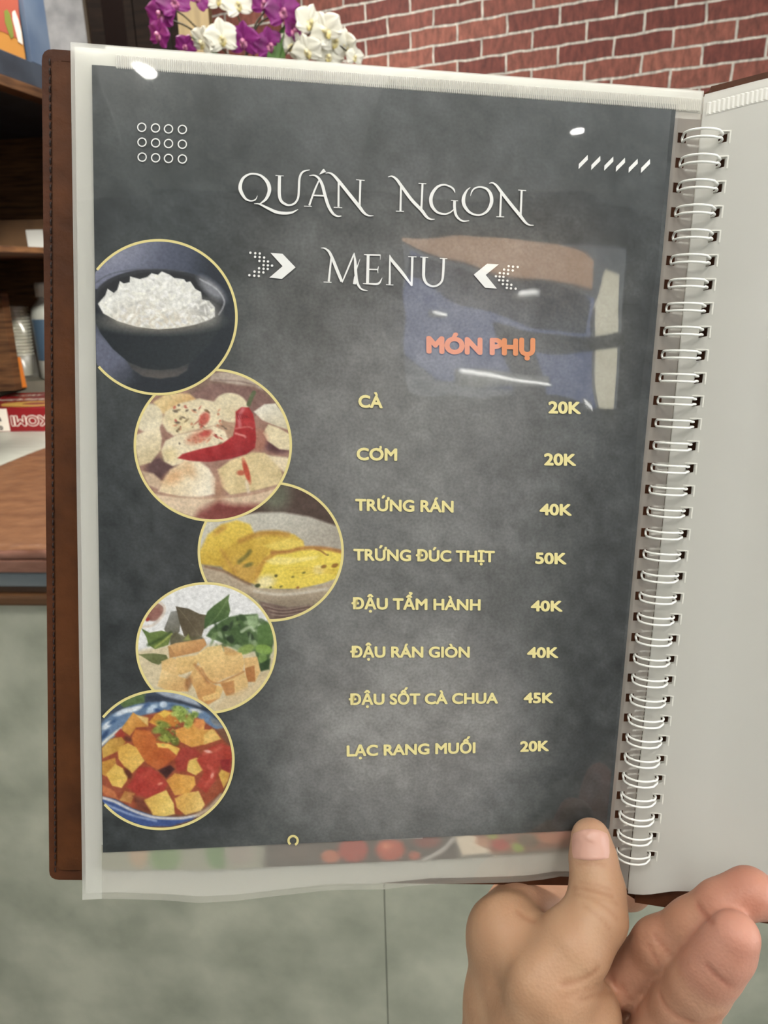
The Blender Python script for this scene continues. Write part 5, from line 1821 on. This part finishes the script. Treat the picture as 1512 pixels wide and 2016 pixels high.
# every entry: photo x, photo y, height above the page in mm, radius in mm
THUMB = [(1163, 1650, 8.5, 8.2), (1168, 1692, 11, 9.3), (1176, 1752, 17, 10.8), (1172, 1806, 24, 12.2), (1128, 1862, 27, 14.5), (1075, 1925, 27, 19.5), (1050, 2060, 24, 22.5)]
WEB = [(1000, 1830, 8, 13.5), (1045, 1860, 13, 11.0)]
INDEX = [(990, 1835, 2, 15.0), (1012, 1786, -9, 11.5), (1100, 1768, -21, 9.5), (1240, 1752, -24, 8.6), (1330, 1690, -23, 7.8)]
PALM = [(1010, 1880, 6, 19), (1010, 1980, 6, 20), (1010, 2100, 8, 23)]
HEEL = [(1130, 2110, 16, 22), (1190, 2110, 24, 20)]
THENAR = [(1105, 1925, 25, 12.5), (1150, 1998, 27, 13.5), (1158, 2090, 26, 15)]
WRIST = [(1010, 2100, 8, 23), (1030, 2330, 6, 24), (1040, 2620, 4, 27)]
WRIST2 = [(1130, 2120, 16, 22), (1110, 2330, 12, 22), (1110, 2620, 8, 25)]
MIDDLE = [(1110, 2000, 2, 11.5), (1185, 1965, 8, 10.5), (1224, 1928, 16, 9.7), (1296, 1858, 28, 9.3), (1364, 1818, 35, 8.9), (1420, 1782, 39, 8.8), (1474, 1757, 41, 8.5), (1500, 1768, 40, 8.2)]
RING = [(1270, 2120, 24, 16), (1322, 2022, 35, 13.6), (1350, 1978, 41, 12.3), (1377, 1938, 46, 11.3), (1404, 1904, 50, 10.6), (1429, 1872, 53, 9.9), (1446, 1843, 55, 9.0)]
LITTLE = [(1250, 2210, 40, 11), (1330, 2170, 52, 9.5), (1400, 2120, 58, 8.6), (1440, 2095, 60, 8.0)]


def chain(G, pts, k):
    d = None
    for p0, p1 in zip(pts, pts[1:]):
        c = cone_sdf(G, H(*p0[:3]), H(*p1[:3]), p0[3] / 1000, p1[3] / 1000)
        d = c if d is None else smin(d, c, k)
    return d


def hand_sdf(G):
    th = chain(G, THUMB, 0.004)
    body = chain(G, PALM, 0.008)
    body = smin(body, chain(G, WRIST, 0.006), 0.010)
    body = smin(body, chain(G, WRIST2, 0.006), 0.012)
    body = smin(body, chain(G, HEEL, 0.006), 0.010)
    body = smin(body, chain(G, THENAR, 0.006), 0.008)
    idx = chain(G, INDEX, 0.004)
    body = smin(body, idx, 0.007)
    body = smin(body, chain(G, WEB, 0.004), 0.009)
    d = smin(body, th, 0.0075)
    mid = chain(G, MIDDLE, 0.005)
    rng_ = chain(G, RING, 0.004)
    lit = chain(G, LITTLE, 0.0035)
    d = smin(d, mid, 0.003)
    d = smin(d, rng_, 0.0022)
    d = smin(d, lit, 0.0025)
    # knuckle creases: shallow grooves
    def groove(a, b_, r, depth, k=0.0012):
        nonlocal d
        g = cone_sdf(G, a, b_, r, r)
        d = smax(d, -(g + (r - depth)) if False else -g, k)
    return d


# grooves (a, b, radius) are cut after the union; points sit just on the skin
GROOVES = [((1290, 1838, 44), (1330, 1886, 40), 1.1), ((1276, 1858, 42), (1312, 1900, 38), 0.9),
           ((1368, 1796, 44), (1400, 1830, 43), 0.8),
           ((1372, 1902, 64), (1440, 1945, 58), 0.9), ((1290, 2010, 55), (1350, 2050, 52), 0.9)]


def surface_nets(D, org, h):
    nx, ny, nz = D.shape
    S = D < 0
    idx = -np.ones((nx - 1, ny - 1, nz - 1), int)
    corners = [(i, j, k) for i in (0, 1) for j in (0, 1) for k in (0, 1)]
    cs = np.stack([S[i:nx - 1 + i, j:ny - 1 + j, k:nz - 1 + k] for i, j, k in corners], -1)
    act = cs.any(-1) & ~cs.all(-1)
    A = np.argwhere(act)
    idx[act] = np.arange(len(A))
    acc = np.zeros((len(A), 3))
    cnt = np.zeros(len(A))
    for a in range(8):
        for b_ in range(a + 1, 8):
            ca, cb_ = np.array(corners[a]), np.array(corners[b_])
            if np.abs(ca - cb_).sum() != 1:
                continue
            va = D[A[:, 0] + ca[0], A[:, 1] + ca[1], A[:, 2] + ca[2]]
            vb = D[A[:, 0] + cb_[0], A[:, 1] + cb_[1], A[:, 2] + cb_[2]]
            m_ = (va < 0) != (vb < 0)
            tt_ = np.where(m_, va / np.where(m_, va - vb, 1), 0)
            acc[m_] += (ca + (cb_ - ca) * tt_[:, None])[m_]
            cnt[m_] += 1
    V = (A + acc / cnt[:, None]) * h + org
    Fc = []
    for ax in range(3):
        u, w = (ax + 1) % 3, (ax + 2) % 3
        sl0 = [slice(None)] * 3
        sl1 = [slice(None)] * 3
        sl0[ax], sl1[ax] = slice(0, -1), slice(1, None)
        a_, b_ = S[tuple(sl0)], S[tuple(sl1)]
        E = np.argwhere(a_ != b_)
        for e in E:
            if e[u] == 0 or e[w] == 0 or e[u] >= D.shape[u] - 1 or e[w] >= D.shape[w] - 1:
                continue
            q = []
            for du, dw in ((0, 0), (-1, 0), (-1, -1), (0, -1)):
                c = e.copy()
                c[u] += du
                c[w] += dw
                q.append(idx[tuple(c)])
            if min(q) < 0:
                continue
            Fc.append(q if a_[tuple(e)] else q[::-1])
    return V, Fc


HSTEP = 0.0013
hp = np.array([H(*q[:3]) for L_ in (THUMB, WEB, INDEX, PALM, HEEL, WRIST, WRIST2, MIDDLE, RING, LITTLE) for q in L_])
lo_, hi_ = hp.min(0) - 0.030, hp.max(0) + 0.030
gx = [np.arange(lo_[i], hi_[i], HSTEP) for i in range(3)]
D = np.empty((len(gx[0]), len(gx[1]), len(gx[2])), np.float32)
for i, x in enumerate(gx[0]):                       # slice by slice keeps the memory small
    yy, zz = np.meshgrid(gx[1], gx[2], indexing='ij')
    G = np.stack([np.full_like(yy, x), yy, zz], -1)
    D[i] = hand_sdf(G)
HV, HF = surface_nets(D, lo_, HSTEP)


def sdf_at(P):
    q = (np.asarray(P) - lo_) / HSTEP
    i = np.clip(q.astype(int), 0, np.array(D.shape) - 2)
    f_ = q - i
    r = 0
    for a in (0, 1):
        for b_ in (0, 1):
            for c in (0, 1):
                w = (f_[..., 0] if a else 1 - f_[..., 0]) * (f_[..., 1] if b_ else 1 - f_[..., 1]) * (f_[..., 2] if c else 1 - f_[..., 2])
                r = r + w * D[i[..., 0] + a, i[..., 1] + b_, i[..., 2] + c]
    return r


EYE = -RB.T @ TB      # the reader's eye in page space


def skin_point(px, py, lift=0.0):
    """first point of the skin met when looking at the photo point"""
    d = np.array([(px - CX) / F, -(py - CY) / F, -1.0])
    dl = RB.T @ d
    dl /= np.linalg.norm(dl)
    s = 0.18
    for _ in range(120):
        P = EYE + dl * s
        if not np.all((P > lo_ + HSTEP) & (P < hi_ - 2 * HSTEP)):
            s += 0.004
            continue
        v = float(sdf_at(P))
        if v < 0.0001:
            break
        s += max(0.0002, v * 0.8)
    return EYE + dl * (s - lift)


# creases pressed into the skin: (photo points, width mm, depth mm)
CREASES = [
    ([(1290, 1842), (1306, 1862), (1322, 1882)], 1.1, 0.45), ([(1276, 1860), (1290, 1886), (1300, 1902)], 1.1, 0.4),
    ([(1374, 1784), (1392, 1806), (1402, 1816)], 1.3, 0.6), ([(1392, 1902), (1414, 1924), (1437, 1942)], 1.2, 0.6),
    ([(1298, 1955), (1318, 1990), (1360, 2012)], 1.3, 0.5),
    ([(1135, 1702), (1160, 1700), (1190, 1704)], 1.2, 0.45), ([(1128, 1748), (1165, 1752), (1205, 1764)], 1.3, 0.55),
    ([(1130, 1760), (1165, 1768), (1215, 1778)], 1.0, 0.35), ([(1140, 1738), (1170, 1742), (1200, 1750)], 0.9, 0.35),
    ([(1170, 1772), (1195, 1788), (1215, 1808)], 1.2, 0.35), ([(1150, 1784), (1180, 1806), (1200, 1830)], 1.0, 0.3),
    ([(1176, 1908), (1165, 1918), (1140, 1930), (1110, 1938)], 1.4, 0.55), ([(1205, 1955), (1175, 1960), (1140, 1968)], 1.2, 0.4),
    ([(1180, 1940), (1150, 1950), (1110, 1962)], 1.0, 0.3), ([(1020, 1795), (1035, 1806), (1050, 1812)], 1.6, 0.5),
    ([(1205, 1925), (1218, 1960), (1228, 2000)], 1.6, 0.5), ([(1225, 1940), (1240, 1968), (1255, 1985)], 1.4, 0.5)]
disp = np.zeros(len(HV))
for pts, w, dep in CREASES:
    P = catmull([tuple(skin_point(*q)) for q in pts], 6)
    for a, b_ in zip(P[:-1], P[1:]):
        near = np.where(np.abs(HV - (a + b_) / 2).max(1) < 0.012)[0]
        e = b_ - a
        tt_ = np.clip((HV[near] - a) @ e / max(1e-12, e @ e), 0, 1)
        dd = np.linalg.norm(HV[near] - a - tt_[:, None] * e, axis=1)
        disp[near] = np.maximum(disp[near], dep / 1000 * np.exp(-(dd / (w / 1000 * 0.8)) ** 2))
hollow = np.zeros(len(HV))
for pts, w, dep in (([(975, 1940), (990, 1895), (1025, 1852)], 7.0, 2.2), ([(1045, 2005), (1062, 1960), (1085, 1925)], 5.0, 0.7)):   # shallow hollows beside the thumb's tendons
    P = catmull([tuple(skin_point(*q)) for q in pts], 6)
    dd = np.min([np.linalg.norm(HV - q, axis=1) for q in P], axis=0)
    hollow = np.maximum(hollow, dep / 1000 * np.exp(-(dd / (w / 1000)) ** 2))
gr = np.stack([sdf_at(HV + np.eye(3)[k] * 0.0008) - sdf_at(HV - np.eye(3)[k] * 0.0008) for k in range(3)], 1)
gr /= np.linalg.norm(gr, axis=1)[:, None] + 1e-9
HV2 = HV - gr * (disp + hollow)[:, None]

m_skin, nt, p = new_mat('skin')
a = nt.nodes.new('ShaderNodeAttribute')
a.attribute_name = 'ink'
nt.links.new(a.outputs['Color'], p.inputs['Base Color'])
p.inputs['Roughness'].default_value = 0.5
p.inputs['Specular IOR Level'].default_value = 0.35
p.inputs['Subsurface Weight'].default_value = 0.12
p.inputs['Subsurface Radius'].default_value = (0.006, 0.0025, 0.0012)
p.inputs['Subsurface Scale'].default_value = 0.6
tc = nt.nodes.new('ShaderNodeTexCoord')
nz = nt.nodes.new('ShaderNodeTexNoise')
nz.inputs['Scale'].default_value = 420
nz.inputs['Detail'].default_value = 4
vo = nt.nodes.new('ShaderNodeTexVoronoi')
vo.inputs['Scale'].default_value = 700
nt.links.new(tc.outputs['Object'], nz.inputs['Vector'])
nt.links.new(tc.outputs['Object'], vo.inputs['Vector'])
ad = nt.nodes.new('ShaderNodeMath')
nt.links.new(nz.outputs['Fac'], ad.inputs[0])
nt.links.new(vo.outputs['Distance'], ad.inputs[1])
b = nt.nodes.new('ShaderNodeBump')
b.inputs['Distance'].default_value = 0.00009
nt.links.new(ad.outputs[0], b.inputs['Height'])
nt.links.new(b.outputs['Normal'], p.inputs['Normal'])

person = empty('person')
person.matrix_world = bmw @ Matrix.Translation(Vector(H(1060, 2100, 12)))
tag(person, "left hand with bare forearm gripping the menu's lower edge, thumb over the page", 'person')
hb = Vector(H(1060, 2100, 12))
hand = obj_np('hand', HV2 - np.array(hb), HF, m_skin, person, True)
sm = hand.modifiers.new('smooth', 'SMOOTH')
sm.factor = 0.5
sm.iterations = 2
# skin tone: tan on the back and thumb, pinker on the palm side of the fingers
SK = np.tile(np.array([176, 138, 108.0]), (len(HV2), 1))


def tint(chainpts, col, r, op):
    d = chain(HV2, chainpts, 0.003)
    a_ = op * np.clip(1 - d / (r / 1000), 0, 1)[:, None]
    SK[:] = SK * (1 - a_) + np.array(col, float) * a_


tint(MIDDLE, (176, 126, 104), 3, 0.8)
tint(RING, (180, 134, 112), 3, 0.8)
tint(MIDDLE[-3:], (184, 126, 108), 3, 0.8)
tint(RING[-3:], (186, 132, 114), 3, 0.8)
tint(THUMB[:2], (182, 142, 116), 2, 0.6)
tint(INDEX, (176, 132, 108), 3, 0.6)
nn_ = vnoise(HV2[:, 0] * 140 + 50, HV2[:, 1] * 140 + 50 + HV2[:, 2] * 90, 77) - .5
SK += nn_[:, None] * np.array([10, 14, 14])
SK -= np.clip(disp / 0.0006, 0, 1)[:, None] * np.array([16, 20, 19])  # creases also darkened in the colour, standing in for shade
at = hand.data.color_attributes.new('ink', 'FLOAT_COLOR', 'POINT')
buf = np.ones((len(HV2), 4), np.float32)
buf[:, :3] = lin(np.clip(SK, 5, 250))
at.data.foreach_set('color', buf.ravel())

# thumb nail: a curved plate lying on the skin
m_nail, nt, p = new_mat('thumb_nail')
p.inputs['Base Color'].default_value = rgba((196, 152, 136))
p.inputs['Roughness'].default_value = 0.38
NV_, NF_ = [], []
NU, NW = 20, 22
inside = []
for j in range(NW + 1):
    for i in range(NU + 1):
        u, w = i / NU * 2 - 1, j / NW          # u across, w from tip to root
        hw = 37 * (0.90 + 0.10 * min(1, w / 0.25)) * (1 - 0.06 * max(0, w - .8) / .2)
        x = 1162 + u * hw + 1.5 * w
        y = 1632 + 62 * w + (0 if w > .5 else 9 * u * u * (0.5 - w) * 2) - (5 * u * u * max(0, w - .5) * 2)
        NV_.append(skin_point(x, y, 0.0006 * (1 - abs(u) ** 4) * (1 if 0 < j < NW else 0.3)) - np.array(hb))
for j in range(NW):
    for i in range(NU):
        NF_.append((j * (NU + 1) + i, (j + 1) * (NU + 1) + i, (j + 1) * (NU + 1) + i + 1, j * (NU + 1) + i + 1))
nail = obj_np('thumbnail', NV_, NF_, m_nail, hand, True)
tag(nail, 'pale pink thumbnail')

# ------------------------------------------------------------------ what the glossy film mirrors: lamps, shop front, street; also the added lamp bodies
def mirror(px, py, y=None, z=None):
    """where the mirrored line of sight through a photo point of the page meets a depth y or a height z"""
    nw = M @ RB[:, 2]
    d = ray(px, py)
    d = d / np.linalg.norm(d)
    r = d - 2 * (d @ nw) * nw
    P0 = CAM_POS + M @ (RB @ bk(px, py) + TB)
    s = (y - P0[1]) / r[1] if y is not None else (z - P0[2]) / r[2]
    return P0 + r * s


def emis(name, col, strength):
    m, nt, p = new_mat(name)
    p.inputs['Base Color'].default_value = (0.8, 0.8, 0.8, 1)
    p.inputs['Emission Color'].default_value = tuple(col) + (1,)
    p.inputs['Emission Strength'].default_value = strength
    return m


m_lamp = emis('lamp_diffuser', (1, 0.97, 0.92), 60)
m_lamp_panel = emis('panel_diffuser', (1, 0.97, 0.92), 8)
m_lamp_ring = mat('lamp_housing', (225, 225, 220), 0.4)
for (px, py), lab in (((1170, 270), 'round white ceiling downlight near the right side of the shop front'), ((228, 118), 'round white ceiling downlight near the middle of the shop front')):
    P = mirror(px, py, z=CEIL)
    dl_ = empty('downlight', (float(P[0]), float(P[1]), CEIL))
    tag(dl_, lab, 'lamp')
    obj_bm('housing', lathe_bm(bmesh.new(), [(0.040, 0), (0.050, -0.004), (0.050, -0.012), (0.038, -0.014), (0.034, -0.004)], seg=32), m_lamp_ring, dl_, True)
    obj_bm('diffuser', lathe_bm(bmesh.new(), [(0.0, -0.010), (0.034, -0.010)], seg=32), m_lamp, dl_)
for k, (lx, ly, lw) in enumerate(FILL_LAMPS[2:4]):  # bodies for the added uplights, out of view
    ul = empty('added_hanging_lamp', (lx, ly - 0.9, CEIL - 0.43))
    tag(ul, 'added unseen hanging lamp throwing light up, ' + ['on the right behind the reader', 'on the left behind the reader'][k], 'lamp')
    box('tray', -0.25, 0.25, -0.25, 0.25, -0.03, 0.0, m_lamp_ring, ul, 0.004)
    for sx in (-0.2, 0.2):
        obj_bm('rod', tube_bm(bmesh.new(), [(sx, 0, 0.0), (sx, 0, 0.4295)], 0.004, 8), m_lamp_ring, ul)
for k, (lx, ly, lw) in enumerate(FILL_LAMPS):  # frames for the added fill lamps overhead, unseen
    pl = empty('added_panel_lamp', (lx, ly, CEIL))
    tag(pl, 'added unseen square ceiling panel lamp ' + ['on the right near the brick wall', 'on the left above the counter', 'on the right behind the reader', 'on the left behind the reader', 'near the grey pillar and the orchids'][k], 'lamp')
    bm = bmesh.new()
    for (x0, x1, y0, y1) in ((-.28, .28, -.28, -.255), (-.28, .28, .255, .28), (-.28, -.255, -.255, .255), (.255, .28, -.255, .255)):
        box_bm(bm, x0, x1, y0, y1, -0.03, -0.0005)
    obj_bm('frame', bm, m_lamp_ring, pl)

# street side seen in the film through the open shop front
sun = bpy.data.lights.new('sun', 'SUN')
sun.energy = 36.0
sun.angle = 0.01
sun.color = (1, 0.96, 0.88)
so = bpy.data.objects.new('sun', sun)
so.rotation_euler = (math.radians(-42), math.radians(-12), 0)   # high, from over the shop's roof on to the street
COL.objects.link(so)
YS = -6.4


def street_panel(name, pts, y, th, m, label, cat):
    P = [mirror(a, b_, y=y) for a, b_ in pts]
    V = [tuple(q) for q in P] + [(q[0], q[1] - th, q[2]) for q in P]
    n = len(P)
    Fc = [tuple(range(n)), tuple(range(2 * n - 1, n - 1, -1))] + [(i, (i + 1) % n, n + (i + 1) % n, n + i) for i in range(n)]
    o = obj_np(name, V, Fc, m)
    bm = bmesh.new()
    bm.from_mesh(o.data)
    bmesh.ops.recalc_face_normals(bm, faces=bm.faces)
    bm.to_mesh(o.data)
    bm.free()
    tag(o, label, cat)
    return o


m_awn = mat('tan_awning', (188, 150, 120), 0.9, (198, 160, 128), 3)
m_tarp = mat('blue_tarpaulin', (86, 98, 140), 0.8, (94, 106, 148), 3)
m_sunny = mat('whitewashed_wall', (240, 236, 214), 0.9, (226, 220, 196), 12)
m_asphalt = mat('street_asphalt', (70, 70, 70), 0.9)
tag(box('floor_outside', -6, 9, -12, -3.75, -0.4, FLOOR - 0.02, m_asphalt), kind='structure')

street_panel('street_awning', [(790, 440), (1010, 448), (1215, 505), (1205, 560), (1080, 560), (940, 525), (790, 480)], YS + 0.3, 0.05, m_awn, 'tan awning across the street, mirrored in the film above the arrow', 'awning')
street_panel('street_tarpaulin', [(830, 505), (960, 545), (1215, 575), (1235, 700), (1245, 800), (1080, 800), (880, 775), (800, 700)], YS, 0.05, m_tarp, 'blue tarpaulin across the street, mirrored in the film beside the heading', 'tarpaulin')
street_panel('sunlit_wall', [(1222, 590), (1246, 555), (1262, 520), (1330, 533), (1350, 700), (1350, 790), (1262, 790), (1240, 640)], YS + 0.15, 0.1, m_sunny, 'sunlit white wall across the street, mirrored in the film near the rings', 'wall')

# tube lamps on the front wall
m_tube = emis('tube_glow', (1, 0.99, 0.95), 14)
for (q0, q1), lab in ((((925, 756), (1082, 774)), 'long tube lamp on the front wall under the high window'), (((1184, 789), (1222, 797)), 'short tube lamp on the front wall right of the long one'),
                      (((1064, 582), (1086, 584)), 'small tube lamp in the high window, upper one'), (((872, 632), (894, 635)), 'small tube lamp on the wall left of the high window, lower one')):
    A_, B_ = mirror(*q0, y=-3.44), mirror(*q1, y=-3.44)
    tl_ = empty('tube_lamp', tuple(A_))
    tag(tl_, lab, 'lamp')
    L_ = Vector(B_ - A_)
    obj_bm('tube', tube_bm(bmesh.new(), [(0, 0, 0), tuple(L_)], 0.008, 10), m_tube, tl_, True)
    bm = bmesh.new()
    box_bm(bm, min(0, L_.x) - 0.01, max(0, L_.x) + 0.01, -0.06, -0.009, min(0, L_.z) - 0.012, max(0, L_.z) + 0.012)
    obj_bm('holder', bm, m_lamp_ring, tl_)

spot = empty('added_spotlight', tuple(SPOT_AT))  # body of the added shelf light, out of view
spot.rotation_euler = (SPOT_TO - SPOT_AT).to_track_quat('-Z', 'Y').to_euler()
tag(spot, 'added small black spotlight, out of view over the counter, aimed into the shelf', 'lamp')
m_blackmetal = mat('black_metal', (24, 24, 24), 0.4)
obj_bm('spot_housing', lathe_bm(bmesh.new(), [(0.040, 0.004), (0.044, 0.004), (0.044, 0.09), (0.030, 0.11), (0.0, 0.112)], seg=28), m_blackmetal, spot, True)
st_ = obj_bm('spot_stem', tube_bm(bmesh.new(), [tuple(SPOT_AT + Vector((0.05, -0.08, 0.06))), (SPOT_AT.x + 0.05, SPOT_AT.y - 0.08, CEIL - 0.0005)], 0.006, 8), m_blackmetal)
st_.parent = spot
st_.matrix_parent_inverse = (Matrix.Translation(SPOT_AT) @ spot.rotation_euler.to_matrix().to_4x4()).inverted()
